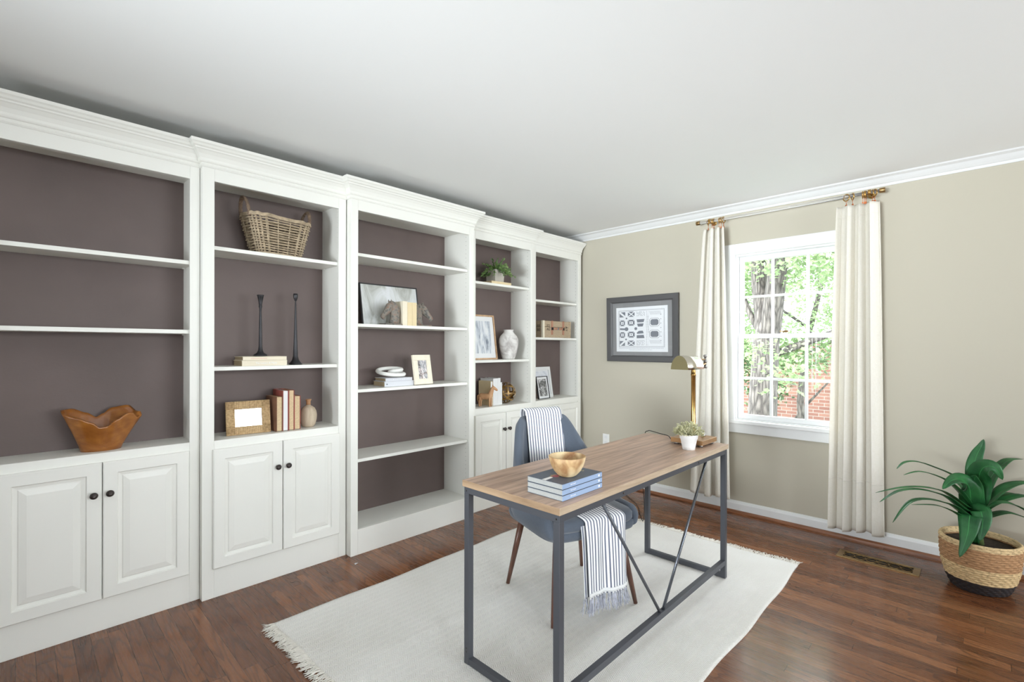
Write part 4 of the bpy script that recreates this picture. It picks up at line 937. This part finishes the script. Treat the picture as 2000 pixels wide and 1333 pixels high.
def desk():
    x0, x1, y0, y1, H = 1.281, 2.808, 1.018, 1.528, .764; zr = .0105
    r = thing('writing_desk', 'oak-topped writing desk on a slim dark metal frame', 'desk', ((x0+x1)/2, (y0+y1)/2, zr)); cx_, cy_ = (x0+x1)/2, (y0+y1)/2
    L = lambda a, b: (tuple(map(lambda p, q: p-q, a, (cx_, cy_, zr))), tuple(map(lambda p, q: p-q, b, (cx_, cy_, zr))))
    def bx(nm, a, b, mt, bv=.001): p, q_ = L(a, b); return MB().box(p, q_).build(nm, mt, r, bv)
    m = MB(); p, q_ = L((x0, y0, H-.026), (x1, y1, H)); m.box(p, q_)
    m.mi = [1, 0, 1, 2, 1, 2]; m.build('desktop', ['desk_top', 'desk_edge', 'desk_end'], r, .001)
    s_ = .027; X = (x0+.006, x1-.006-s_); Y = (y0+.006, y1-.006-s_); zt_ = H-.0262
    for x in X:
        for y in Y:
            l = bx('leg', (x, y, zr+.0), (x+s_, y+s_, zt_-s_), 'iron')
        bx('foot_rail', (x+.001, Y[0]+s_, zr+.001), (x+s_-.001, Y[1], zr+s_), 'iron')
        bx('side_rail', (x, Y[0], zt_-s_), (x+s_, Y[1]+s_, zt_), 'iron')
    for y in Y: bx('top_rail', (X[0]+s_, y+.001, zt_-s_), (X[1], y+s_-.001, zt_), 'iron')
    bx('stretcher', (X[0]+s_, Y[0]+.001, .085), (X[1], Y[0]+s_-.001, .085+s_), 'iron')
    for xt in (1.565, 2.545):
        a = Vector((xt-cx_, y0+.019-cy_, zt_-s_-zr+.004)); b = Vector((2.047+(-.012 if xt < 2 else .012)-cx_, y0+.019-cy_, .112-zr-.004))
        MB().tube([a, b], .0068, 10).build('brace_rod', 'steel_rod' if xt > 2 else 'iron', r)
    for (x, z) in ((1.70, zt_-.013), (2.42, zt_-.013)):
        MB().tube([(x-cx_, Y[0]-cy_-.001, z-zr), (x-cx_, Y[0]-cy_+.004, z-zr)], .0045, 10).build('bolt', 'bronze', r)
    for (y, z) in ((Y[0]+.0135, zt_-.016), (Y[1]+.0135, zt_-.016), (Y[1]+.0135, .075), (Y[1]+.0135, .06)):
        MB().tube([(X[0]-cx_-.0012, y-cy_, z-zr), (X[0]-cx_+.004, y-cy_, z-zr)], .0035, 8).build('bolt', 'bronze', r)
    for x in (X[0]+.013, X[1]+.013):
        for y in (Y[0]+.013, Y[1]+.013): pass
desk()
def chair():
    rz = math.atan2(-.332, .943)
    r = thing('upholstered_chair', 'slate blue upholstered chair with curved back and tapered walnut legs', 'chair', (2.042, 1.558, .0105), rz)
    zs = .0105
    # shell: U-shaped wall around the seat
    def sm(a, b, x): t_ = max(0, min(1, (x-a)/(b-a))); return t_*t_*(3-2*t_)
    def plan(t):   # t -1..1 ; returns (x,y)
        a = abs(t); s_ = 1 if t > 0 else -1
        if a < .62: an = a/.62*PI/2; x = .262*math.sin(an)**.82; y = .02+.235*math.cos(an)**.62
        else: k = (a-.62)/.38; x = .262-.012*k*k; y = .02-.262*k
        return s_*x, y
    def ringat(t):
        a = abs(t); x, y = plan(t); e = .004; xa, ya = plan(max(-1, t-e)); xb, yb = plan(min(1, t+e)); tn = Vector((xb-xa, yb-ya)).normalized(); n_ = Vector((-tn.y, tn.x))
        if n_.dot(Vector((x, y))) < 0: n_ = -n_
        top = .915-(.915-.515)*sm(.30, .80, a)-.01*a; z0 = .392; th_ = .023; out = []
        if a > .93: q_ = (a-.93)/.07; top -= .05*q_*q_; z0 += .02*q_*q_
        prof = [(1, i/16) for i in range(17)]+[(-1, 1-i/16) for i in range(17)]
        H_ = top-z0
        for side, v in prof:
            z = z0+H_*v; zt2 = (top-z)/.022; zb2 = (z-z0)/.022
            k = min(1, math.sqrt(max(0, 1-(1-min(1, zt2))**2))+.0, math.sqrt(max(0, 1-(1-min(1, zb2))**2)))
            k = max(k, .12); h = max(0, z-.46)
            low = max(0, (.46-z)/.07)**2*.03
            px_ = x*(1-.62*h)-n_.x*low; py_ = y+h*.17*(1 if y > 0 else .3)-n_.y*low
            out.append(Vector((px_+n_.x*side*th_*k, py_+n_.y*side*th_*k, z-zs)))
        if a > .95:
            c_ = sum(out, Vector())/len(out); q_ = math.sqrt(max(.02, 1-((a-.95)/.05)**2)); out = [Vector((c_.x+(p.x-c_.x)*q_, p.y, c_.z+(p.z-c_.z)*(.72+.28*q_))) for p in out]
        return out
    ts = [-1, -.995, -.985, -.97, -.955]+[-.94+1.88*i/90 for i in range(91)]+[.955, .97, .985, .995, 1]
    m = MB(); m.rings([ringat(t) for t in ts]); m.build('backrest', 'blue_fabric', r)
    # seat base and cushion
    def rr(w, d, k, z, n=64, oy=0): 
        out = []
        for j in range(n): a = 2*PI*j/n; c_, s_ = math.cos(a), math.sin(a); out.append((w*math.copysign(abs(c_)**k, c_), oy+d*math.copysign(abs(s_)**k, s_), z-zs))
        return out
    m = MB(); m.rings([rr(.21, .19, .35, .385), rr(.245, .235, .35, .388), rr(.262, .252, .32, .40), rr(.268, .258, .32, .42), rr(.262, .255, .3, .438), rr(.24, .235, .3, .44)]); m.build('seat_base', 'blue_fabric', r)
    m = MB(); m.rings([rr(.20, .2, .3, .432, oy=-.01), rr(.232, .238, .28, .438, oy=-.015), rr(.240, .248, .26, .452, oy=-.015), rr(.240, .248, .26, .478, oy=-.015), rr(.232, .238, .28, .492, oy=-.015), rr(.2, .2, .3, .499, oy=-.015), rr(.1, .1, .5, .503, oy=-.015)]); m.build('seat_cushion', 'blue_fabric', r)
    for sx in (-1, 1):
        for sy in (-1, 1):
            a = Vector((sx*.185, sy*.175, .392-zs)); b = Vector((sx*.245, sy*.238, .0))
            MB().tube([a, a.lerp(b, .5), b], [.0185, .0155, .0105], 16).build('leg', 'walnut', r)
    # throw
    th = thing('striped_throw', 'blue and white ticking striped throw with tassels draped over the chair', 'throw blanket', (2.042, 1.558, .0105), rz)
    path = [(.345, .62), (.350, .70), (.355, .80), (.362, .88), (.366, .925), (.355, .947), (.33, .952), (.303, .942), (.288, .915), (.278, .87), (.262, .78), (.246, .69), (.232, .60), (.218, .54), (.19, .515), (.12, .512), (0, .512), (-.12, .51), (-.21, .507), (-.25, .50), (-.272, .482), (-.281, .45), (-.285, .40), (-.288, .32), (-.29, .22), (-.293, .135)]
    # smooth path
    def cr(path, n):
        P_ = [Vector((0, a, b)) for a, b in path]; out = []
        for i in range(len(P_)-1):
            p0, p1, p2, p3 = P_[max(i-1, 0)], P_[i], P_[i+1], P_[min(i+2, len(P_)-1)]
            for k in range(n):
                t_ = k/n; out.append(.5*((2*p1)+(p2-p0)*t_+(2*p0-5*p1+4*p2-p3)*t_*t_+(3*p1-p0-3*p2+p3)*t_**3))
        return out+[P_[-1]]
    pp = cr(path, 4); S_ = [0]
    for i in range(1, len(pp)): S_.append(S_[-1]+(pp[i]-pp[i-1]).length)
    N_ = len(pp)-1
    def T(u, v, off=0, sh=0, wid=1):
        i = v*N_; k = min(int(i), N_-1); f_ = i-k; p = pp[k].lerp(pp[k+1], f_); d = (pp[k+1]-pp[k]).normalized(); nrm = Vector((0, -d.z, d.y))
        s_ = 2*u-1; fr_ = sm(.72, .8, v)
        x = .118*s_*wid+.012*(1-fr_)-.022*(.5-abs(v-.35))*0+.03*fr_+sh
        if v > .8: x += .012*math.sin(v*20)*(.3); 
        wv = (.008*math.sin(s_*5+v*6)+.004*math.sin(s_*11))*sm(.78, .9, v)
        back = sm(.15, .5, 1-v)*sm(.3, .34, v) # curved backrest: edges come forward
        y = p.y+nrm.y*(off)-wv-.0
        if v < .56 and v > .22: y -= .10*(abs(x)**1.0)*abs(x)*8*.28
        elif v <= .22: y -= .10*(abs(x))*abs(x)*8*.28
        return (x, y, p.z+nrm.z*off-zs)
    m = MB(); m.grid(lambda u, v: T(u, v), 40, N_, uv=lambda u, v: (u*.236, v*2)); m.build('throw_cloth', 'stripe', th, solid=.004)
    m = MB(); m.grid(lambda u, v: T(u, .80+.2*v, off=.017, sh=-.026, wid=.92), 36, 24, uv=lambda u, v: (u*.22+.006, v*2)); m.build('under_fold', 'stripe', th, solid=.003)
    m = MB(); m.grid(lambda u, v: (lambda p: (p[0], p[1]-.003, p[2]))(T(u, .985+.01*v)), 40, 1); m.build('hem', 'white_cover', th, solid=.002)
    rnd = random.Random(2); m = MB()
    for k in range(90):
        layer = k % 3 == 0; u = rnd.random(); p = T(u, 1, off=.017 if layer else 0, sh=-.026 if layer else 0)
        L = rnd.uniform(.06, .085); dx = rnd.gauss((u-.5)*.03, .008); dy = rnd.gauss(-.006, .006)
        pts = [(p[0]+dx*t_**1.5, p[1]+dy*t_, p[2]-L*t_) for t_ in (0, .3, .6, .85, 1)]; m.tube(pts, [.002, .0022, .002, .002, .001], 5)
    m.build('tassel_fringe', 'throw_fringe', th)['kind'] = 'stuff'
chair()
# desk-top things
DZ = .7645
bl = ['bottom one of three stacked slate blue paperbacks on the desk', 'middle one of three stacked slate blue paperbacks on the desk', 'topmost slate blue paperback of the stack, under the olive wood bowl']
for k in range(3):
    o = 0.001*(k-1)
    bk = thing('book', bl[k], 'book', (1.345+o, 1.056+o, DZ+k*.0201), 0, 'slate blue paperbacks stacked on the desk')
    W, D, T = .248, .168, .0196
    MB().box((.0015, .0015, .0012), (W-.0015, D-.001, T-.0012)).build('pages', 'paper_grey', bk)
    m = MB(); m.box((0, 0, T-.0011), (W, D, T)); m.box((0, 0, 0), (W, D, .0011)); m.build('cover', 'slate_cover', bk)
    MB().box((0, 0, .0011), (W, .0014, T-.0011)).build('spine', 'blue_spine', bk)
    text('spine_lettering', 'THE COAST', .0062, 'letter_white', bk, basis((1, 0, 0), (0, 0, 1), (.062, -.0003, T/2)), .0002)
    MB().box((.222, -.0004, .006), (.232, .0001, .0135)).build('spine_emblem', 'letter_white', bk)
    if k == 2:
        m = MB(); m.add([(.0, .097, T+.0002), (.0, .078, T+.0002), (.05, .083, T+.0002), (.05, .098, T+.0002)], [(0, 1, 2, 3)]); m.build('cover_band', 'letter_white', bk)
        def blob(nm, cx_, cy_, rx, ry, mt, z): MB().add([(cx_+rx*(1+.2*math.sin(5*a))*math.cos(a), cy_+ry*(1+.15*math.cos(7*a))*math.sin(a), z) for a in [2*PI*i/30 for i in range(30)]], [tuple(range(30))])
        for cx_, cy_, rx, ry, mt, z in ((.075, .092, .024, .018, 'blossom_tan', .0003), (.07, .088, .015, .011, 'blossom_red', .0005)):
            m = MB(); m.add([(cx_+rx*(1+.2*math.sin(5*a))*math.cos(a), cy_+ry*(1+.15*math.cos(7*a))*math.sin(a), T+z) for a in [2*PI*i/30 for i in range(30)]], [tuple(range(30))]); m.build('cover_flower', mt, bk)
        text('cover_lettering', 'BAKERS', .017, 'letter_gold', bk, basis((.30, -1, 0), (1, .3, 0), (.200, .085, T+.0003)), .0001)
r = thing('wooden_bowl', 'small round olive wood bowl standing on the blue paperbacks', 'bowl', (1.452, 1.118, DZ+.0606))
MB().lathe([(0, 0), (.027, 0), (.036, .005), (.050, .020), (.061, .04), (.067, .058), (.0705, .074), (.0680, .0755), (.0655, .073), (.060, .055), (.05, .032), (.034, .015), (0, .009)], 48).build('bowl_body', 'olive_wood', r)
def lamp():
    L = thing('desk_lamp', 'brass pharmacy desk lamp with half-round metal shade on wooden base', 'lamp', (2.70, 1.175, DZ), 0)
    base_w = .092
    MB().box((-.112, -.10, .012), (.085, .082, .037)).build('base', plain('aged_brass_base', srgb(166, 128, 88), .35, .55, var=.2, vs=12), L, .0015)
    for x in (-.085, .06):
        for y in (-.078, .06): MB().lathe([(0, .0), (.013, 0), (.013, .0118), (0, .0118)], 14, (x, y, 0)).build('foot', 'nickel', L)
    MB().lathe([(0, .037), (.014, .037), (.014, .045), (.0125, .047), (.0125, .385), (.0145, .387), (.0145, .393), (.0125, .395), (.0125, .41), (.010, .42), (.008, .45), (.0, .452)], 24).build('pole', 'brass', L)
    MB().lathe([(0, .0372), (.011, .0372), (.013, .045), (.009, .055), (0, .057)], 16, (.045, -.04, 0)).build('switch', 'nickel', L)
    # shade: half-cylinder, axis along direction ax
    ax = Vector((.996, -.087, 0)).normalized(); sd = Vector((-ax.y, ax.x, 0)); Zb = .4225; Zt = .500
    c0 = Vector((-.135, .020, 0)); Ln = .175
    def prof(t): # t 0..1 left bottom to right bottom
        a = PI*t; return (-math.cos(a))*(.053-.010*math.sin(a)), (Zt-Zb)*math.sin(a)**.72
    m = MB(); n = 24; rs = []
    pts = [prof(i/n) for i in range(n+1)]
    for k in (0, 1):
        s_ = 1 if k == 0 else .97
        rs.append([c0+ax*(Ln*k)+sd*(p[0]*s_)+Vector((0, 0, Zb+p[1]*s_+0)) for p in pts])
    vs = rs[0]+rs[1]; m.add(vs, [(i, i+1, n+2+i, n+1+i) for i in range(n)], 0, True)
    m.build('shade', 'shade_metal', L, solid=.0012)
    pe = plain('antique_brass_end', srgb(168, 158, 120), .3, .9)
    for q_ in rs: MB().add(q_, [tuple(range(n+1))], 0) is None or None; mm_ = MB(); mm_.add(q_, [tuple(range(n+1))], 0); mm_.build('shade_end', pe, L, solid=.0012)
    hz = .463; e = c0+ax*Ln
    j = e+ax*.115
    m = MB()
    for dz in (-.012, .012): m.tube([e-ax*.02+Vector((0, 0, hz+dz)), j+Vector((0, 0, hz+dz))], .0042, 10)
    m.build('arm', 'brass', L)
    m = MB(); m.tube([j+Vector((0, 0, hz-.036)), j+Vector((0, 0, hz+.036))], .0055, 12)
    for dz in (-.032, 0, .032): m.lathe([(0, -.009), (.008, -.008), (.011, -.002), (.011, .002), (.008, .008), (0, .009)], 16, (j.x, j.y, hz+dz))
    for dz in (-.032, 0, .032): m.tube([j+Vector((0, 0, hz+dz))-sd*.0, j+Vector((0, 0, hz+dz))+ax*.015], .004, 8)
    m.build('hinge', 'nickel', L)
    m = MB(); m.tube([j+Vector((0, 0, hz-.012)), Vector((.06, 0, hz-.036)), Vector((0, 0, .42))], .006, 10); m.build('knuckle', 'brass', L)
    m = MB(); o_ = Vector((2.70, 1.175, DZ))
    wp = [Vector(p)-o_ for p in ((2.60, 1.235, DZ+.016), (2.66, 1.29, DZ+.012), (2.765, 1.36, DZ+.008), (2.80, 1.43, DZ+.008), (2.835, 1.50, DZ+.009), (2.845, 1.537, DZ+.006), (2.835, 1.556, DZ-.03), (2.85, 1.58, .5), (2.95, 1.62, .25), (3.15, 1.74, .06), (3.35, 1.87, .012), (3.6, 2.05, .006), (3.8, 2.3, .006), (3.93, 2.5, .02), (3.97, 2.6, .3), (3.975, 2.601, .385))]
    out = []
    for i in range(len(wp)-1):
        p0, p1, p2, p3 = wp[max(i-1, 0)], wp[i], wp[i+1], wp[min(i+2, len(wp)-1)]
        for k in range(6): t_ = k/6; out.append(.5*((2*p1)+(p2-p0)*t_+(2*p0-5*p1+4*p2-p3)*t_*t_+(3*p1-p0-3*p2+p3)*t_**3))
    m.tube(out, .0024, 6); m.build('power_cord', 'void', L)
lamp()
def succulent():
    r = thing('potted_succulent', 'pale green succulent in a small white clay pot beside the lamp', 'potted plant', (2.512, 1.118, DZ), 0)
    MB().lathe([(0, 0), (.032, 0), (.035, .02), (.042, .055), (.045, .058), (.0475, .076), (.0485, .08), (.045, .081), (.042, .07), (0, .068)], 32).build('pot', 'terracotta_white', r)
    MB().lathe([(0, .0695), (.041, .07), (0, .0715)], 20).build('soil', 'dark_soil', r)
    rnd = random.Random(8); m = MB()
    for k in range(430):
        th = rnd.uniform(0, 2*PI); ph = math.acos(rnd.uniform(-.05, 1)); rr_ = rnd.uniform(.55, 1)
        c_ = Vector((.078*rr_*math.sin(ph)*math.cos(th), .078*rr_*math.sin(ph)*math.sin(th), .082+.062*rr_*math.cos(ph)))
        d = (c_-Vector((0, 0, .05))).normalized()+Vector((rnd.gauss(0, .5), rnd.gauss(0, .5), rnd.gauss(0, .4))); d.normalize(); L = rnd.uniform(.010, .018)
        m.tube([c_, c_+d*L*.5, c_+d*L], [.0012, .0026, .0004], 5)
        if k % 6 == 0: m.tube([Vector((c_.x*.2, c_.y*.2, .07)), c_], .0011, 4)
    stuff(m.build('foliage', 'leaf_succ', r))
succulent()
def register():
    x0, x1, y0, y1 = 3.597, 3.728, .246, .648; cx_, cy_ = (x0+x1)/2, (y0+y1)/2
    r = thing('floor_register', 'brass floor vent grille with scrollwork near the window wall', 'floor vent', (cx_, cy_, 0)); w_, l = (x1-x0)/2, (y1-y0)/2
    m = MB(); b = .02; e = .032
    m.box((-w_, -l, 0), (-w_+b, l, .005)); m.box((w_-b, -l, 0), (w_, l, .005)); m.box((-w_+b, -l, 0), (w_-b, -l+e, .005)); m.box((-w_+b, l-e, 0), (w_-b, l, .005)); m.build('frame', 'brass_dark', r, .001)
    MB().box((-w_+.002, -l+.002, .0003), (w_-.002, l-.002, .0012)).build('duct_shade_sheet', 'void', r)  # dark sheet laid on the floor in place of the shade inside the duct
    m = MB(); n = 6; L = 2*(l-e)
    for k in range(n+1):
        yc = -l+e+L*k/n
        for s_ in (-1, 1):
            pts = []
            for i in range(13):
                a = PI*i/12; yy = yc-(L/n)*math.cos(a)*1.0; xx = s_*(w_-b)*math.sin(a)*.95
                if abs(yy) <= l-e+.001: pts.append((xx, yy, .0035))
            if len(pts) > 2: m.tube(pts, .0022, 5)
    m.tube([(0, -l+e, .003), (0, l-e, .003)], .0014, 5); m.build('scrollwork', 'brass_dark', r)
register()
def floor_plant():
    r = thing('potted_plant', 'large leafy dracaena in a banded woven basket near window wall', 'potted plant', (3.672, .0, 0))
    def rad(z): return [(0, .112), (.02, .124), (.06, .14), (.12, .156), (.18, .163), (.24, .164), (.27, .165)]
    def ip(z):
        k = rad(0)
        for i in range(len(k)-1):
            if k[i][0] <= z <= k[i+1][0]: t_ = (z-k[i][0])/(k[i+1][0]-k[i][0]); return k[i][1]+(k[i+1][1]-k[i][1])*t_
        return k[-1][1]
    m = MB(); n = 150; rows = 88; rs = [[(0.001*math.cos(2*PI*j/n), .001*math.sin(2*PI*j/n), .001) for j in range(n)]]
    for i in range(rows+1):
        z = .272*i/rows; ring_ = []
        for j in range(n):
            a = 2*PI*j/n; row = i//4; ph = (i % 4)/4; d = .0032*math.sin(PI*ph+.2)+.0022*math.sin(a*n/6+row*PI)
            rr_ = ip(z)+d; ring_.append((rr_*math.cos(a)*1.0, rr_*math.sin(a), z+.003*math.sin(2*a)))
        rs.append(ring_)
    for z, rr_ in ((.276, .160), (.272, .152), (.24, .150)): rs.append([(rr_*math.cos(2*PI*j/n), rr_*math.sin(2*PI*j/n), z) for j in range(n)])
    m.rings(rs, cap=False); m.build('basket', 'seagrass', r)
    m = MB(); m.grid(lambda u, v: (.149*v*math.cos(2*PI*u), .149*v*math.sin(2*PI*u), .238+.006*noise.noise((30*v*math.cos(2*PI*u), 30*v*math.sin(2*PI*u), 0))), 48, 12); m.build('soil', 'dark_soil', r)
    # leaves: points given as (right, up, towards-viewer) metres from the crown of the plant
    o = Vector((-.019, .019, .385)); A_ = Vector((.6966, -.7174, 0)); B_ = Vector((-3.65, .02, .92)).normalized(); Zv = Vector((0, 0, 1))
    def leaf(pts, w_, fold=.25, twist=0, nrm=None):
        pts = [(pts[0][0]*.4+.012, -.145, pts[0][2]*.4)]+list(pts); P_ = [o+A_*a+Zv*b+B_*c for a, b, c in pts]; n = 26; path = []
        for i in range(n+1):
            t_ = i/n*(len(P_)-1); k = min(int(t_), len(P_)-2); f_ = t_-k; p0, p1, p2, p3 = P_[max(k-1, 0)], P_[k], P_[k+1], P_[min(k+2, len(P_)-1)]
            path.append(.5*((2*p1)+(p2-p0)*f_+(2*p0-5*p1+4*p2-p3)*f_*f_+(3*p1-p0-3*p2+p3)*f_**3))
        nv = Vector(nrm) if nrm else Zv
        nv = A_*nv.x+Zv*nv.y+B_*nv.z if nrm else Zv
        cols = []
        for i, p in enumerate(path):
            d = (path[min(i+1, n)]-path[max(i-1, 0)]).normalized(); s_ = d.cross(nv); s_ = s_.normalized() if s_.length > .05 else A_; nn = s_.cross(d)
            t_ = i/n; ww = w_*(.22+.78*(t_/.28)**1.5 if t_ < .28 else 1*math.cos((t_-.28)/.72*PI/2)**.75); ww = max(ww, .0006)
            M3 = Matrix.Rotation(twist*t_, 3, d); s_ = M3 @ s_; nn = M3 @ nn
            cols.append([p+s_*(ww*q_)+nn*(abs(q_)*ww*fold) for q_ in (-1, -.6, -.25, 0, .25, .6, 1)])
        m = MB(); m.grid(lambda u, v: cols[int(round(v*n))][int(round(u*6))], 6, n, uv=lambda u, v: (u, v)); m.build('leaf', 'leaf', r, solid=.0012, fixn=False)
    F = (0, .25, 1)
    leaf([(-.01, 0, 0), (-.03, .12, 0), (-.12, .225, -.03), (-.24, .28, -.05), (-.34, .31, -.05), (-.425, .345, -.04)][:4]+[(-.32, .305, -.05), (-.39, .30, -.04), (-.43, .265, -.03)], .024)
    leaf([(0, 0, 0), (-.05, .1, .04), (-.13, .18, .08), (-.22, .225, .1), (-.30, .24, .11), (-.375, .222, .12)], .02)
    leaf([(-.01, .02, 0), (-.06, .06, .05), (-.17, .135, .11), (-.28, .155, .15), (-.39, .15, .18), (-.51, .125, .2)], .022)
    leaf([(-.01, .0, .02), (-.07, .045, .1), (-.16, .11, .16), (-.28, .14, .2), (-.39, .13, .24), (-.48, .075, .26)], .024)
    leaf([(-.01, -.01, .02), (-.05, .01, .08), (-.13, .065, .14), (-.25, .09, .18), (-.34, .07, .2), (-.42, -.03, .21)], .026)
    leaf([(0, -.01, .0), (-.05, -.01, .06), (-.12, .03, .1), (-.20, .06, .12), (-.33, .065, .14)], .022)
    leaf([(0, .02, -.02), (.0, .17, -.03), (-.005, .27, -.04), (.01, .34, -.05), (.035, .39, -.05), (.05, .43, -.04)], .038, .2, 0, F)
    leaf([(.01, .02, 0), (.02, .17, .0), (.03, .24, .03), (.06, .27, .08), (.11, .26, .13), (.15, .195, .15)], .055, .15, 0, (-.1, .4, 1))
    leaf([(-.01, .0, .02), (-.02, .1, .04), (-.03, .165, .07), (-.07, .20, .11), (-.12, .19, .15), (-.165, .145, .17)], .05, .15, 0, (.1, .4, 1))
    leaf([(.02, .02, -.02), (.06, .16, -.06), (.11, .25, -.1), (.18, .315, -.12), (.23, .325, -.12), (.27, .325, -.12)], .035)
    leaf([(.01, .0, 0), (.08, .08, .0), (.16, .15, .02), (.24, .18, .03), (.34, .18, .04), (.42, .15, .04)], .042)
    leaf([(.01, 0, .02), (.08, .05, .05), (.16, .09, .08), (.25, .11, .09), (.34, .09, .1), (.40, .06, .1)], .04)
    leaf([(.01, -.02, .03), (.05, .03, .08), (.12, .07, .14), (.20, .065, .18), (.28, .02, .2), (.32, -.03, .2)], .034)
    leaf([(.01, -.02, .02), (.08, .0, .05), (.17, .02, .08), (.26, .0, .1), (.35, -.04, .1)], .034)
    leaf([(0, -.02, .04), (.02, .02, .09), (.035, .03, .13), (.045, -.02, .17), (.04, -.07, .19), (.03, -.125, .2)], .047, .12, 0, (0, .5, 1))
    leaf([(-.01, -.02, .04), (-.02, .01, .10), (-.025, -.01, .14), (-.03, -.07, .17), (-.045, -.13, .185), (-.075, -.21, .19)], .05, .12, 0, (0, .5, 1))
    leaf([(0, 0, .02), (-.01, .1, .04), (-.005, .16, .06), (.0, .2, .08), (.01, .22, .1)], .05, .15, 0, F)
    leaf([(.02, 0, -.03), (.1, .09, -.1), (.2, .13, -.14), (.31, .11, -.16)], .035)
    leaf([(-.01, 0, -.03), (-.06, .14, -.1), (-.12, .2, -.15), (-.18, .2, -.18)], .03)
    MB().tube([(0, 0, .23), (-.01, .012, .36)], [.022, .014], 12).build('stalk', 'stem', r)
floor_plant()
m = MB(); m.add([(0, 0, .0005), (.022, .003, .004), (.024, .013, .0008), (.003, .012, .005), (.012, .007, .0005)], [(0, 1, 4), (1, 2, 4), (2, 3, 4), (3, 0, 4)])
tag(m.build('paper_scrap', 'white_cover', None, loc=(1.42, 2.69, .0003), solid=.0006), 'tiny white scrap of paper on the dark floor beside the rug', 'paper scrap')

# ------------------------------------------------------------------ outside the window
struct(MB().box((4.3, -14, -1.3), (40, 30, -1.2)).build('ground', 'grass'))
tag(MB().box((12.5, -3, -1.2), (12.75, 12, 1.42)).build('brick_wall', 'brick'), 'sunlit red brick garden wall seen low through the window', 'brick wall')
def tree(nm, label, loc, segs, leaves, lm, seed, lsize):
    r = thing(nm, label, 'tree' if 'tree' in nm else 'shrub', loc); m = MB()
    for pts, rr_ in segs: m.tube(pts, rr_, 14)
    m.build('trunk', 'bark', r)
    rnd = random.Random(seed); m = MB()
    for (c_, rad_, n_) in leaves:
        cl = [(Vector((rnd.gauss(0, .5)*rad_[0], rnd.gauss(0, .5)*rad_[1], rnd.gauss(0, .5)*rad_[2]))+Vector(c_)) for _ in range(max(3, n_//28))]
        for k in range(n_):
            b_ = rnd.choice(cl)+Vector((rnd.gauss(0, .13), rnd.gauss(0, .13), rnd.gauss(0, .09))); d = Vector((rnd.gauss(0, 1), rnd.gauss(0, 1), rnd.gauss(-.3, .5))).normalized(); s_ = d.cross(Vector((rnd.gauss(0, .5), rnd.gauss(0, .5), 1))).normalized(); L = lsize*rnd.uniform(.6, 1.2); up_ = s_.cross(d)*L*.08
            m.add([b_, b_+d*L*.35+s_*L*.36+up_, b_+d*L*.6+s_*L*.2, b_+d*L, b_+d*L*.6-s_*L*.2, b_+d*L*.35-s_*L*.36+up_], [(0, 1, 2, 3, 4, 5)])
    stuff(m.build('foliage', lm, r, fixn=False))
tree('oak_tree', 'big forked grey-barked tree just outside the window', (7, 2.11, -1.2),
     [([(0, .02, 0), (0, .01, .5), (0, 0, 1.0), (0, -.01, 1.6), (0, -.03, 2.1), (0, -.06, 2.6), (0, -.07, 2.85)], [.28, .23, .20, .178, .168, .158, .10]),
      ([(0, -.04, 2.2), (.03, -.03, 2.8), (.1, .06, 3.4), (.2, .12, 4.2), (.3, .2, 5.5)], [.11, .115, .10, .09, .06]),
      ([(0, -.06, 2.3), (0, -.12, 2.85), (-.1, -.22, 3.5), (-.1, -.35, 4.5), (0, -.5, 6)], [.12, .13, .11, .1, .07]),
      ([(0, -.1, 2.4), (.6, -.8, 2.75), (1.1, -1.4, 2.8), (1.6, -2.2, 3.0)], [.05, .04, .03, .015]),
      ([(.6, -.8, 2.75), (.9, -.9, 2.3), (1.2, -1.3, 2.2)], [.025, .018, .01]),
      ([(0, -.05, 2.6), (.05, .15, 2.95), (.1, .3, 3.3), (.3, .6, 3.7)], [.05, .04, .03, .015])],
     [((.4, -.6, 3.7), (.9, .8, .35), 3000), ((.8, .6, 3.6), (.8, .5, .5), 2400), ((-.6, -.15, 3.9), (.5, .4, .3), 400), ((1.8, -1.2, 3.3), (1.0, .8, .5), 2600), ((-.9, -.45, 2.3), (.25, .28, .28), 300), ((1.2, -.15, 2.45), (.3, .6, .3), 1500), ((1.5, .6, 2.9), (.8, .6, .5), 700), ((1, 0, 5.0), (1.8, 1.8, .8), 1800)], 'leaf_tree', 1, .075)
tree('small_tree', 'thin-branched tree with pale green leaves behind the big trunk', (10.2, 2.3, -1.2),
     [([(0, 0, 0), (0, .1, 1.5), (0, .0, 2.6), (.1, -.2, 3.6), (.1, -.1, 5)], [.07, .06, .05, .04, .02]), ([(0, .05, 2.2), (0, .7, 2.7), (.1, 1.3, 2.8)], [.035, .025, .01]), ([(0, .0, 2.4), (0, -.6, 2.75), (.1, -1.2, 2.7)], [.035, .025, .01]), ([(0, 0, 2.9), (-.1, .6, 3.4), (0, 1.0, 3.5)], [.03, .02, .01])],
     [((0, .5, 3.9), (1.2, 1.5, .8), 3200), ((0, -.6, 3.0), (.7, .8, .4), 1300), ((0, 1.2, 2.7), (.7, .9, .6), 2200), ((.5, 2, 4.0), (1, 1.2, 1), 1800)], 'leaf_tree', 5, .085)
tree('leafy_shrub', 'dark green shrub with broad leaves in front of the brick wall', (10.6, 2.9, -1.2),
     [([(0, 0, 0), (0, .1, .8), (0, .3, 1.7), (0, .5, 2.3)], [.05, .04, .03, .015]), ([(0, 0, .6), (0, -.5, 1.4), (0, -.9, 1.9)], [.035, .025, .012])],
     [((0, .6, 2.1), (.5, .7, .35), 600), ((0, -.1, 2.35), (.4, 1.0, .16), 480), ((-.2, .1, 1.7), (.3, .35, .35), 260), ((0, 1.2, 1.5), (.4, .5, .5), 300), ((0, -1.2, 2.3), (.4, .6, .14), 260)], 'leaf_bush', 3, .11)
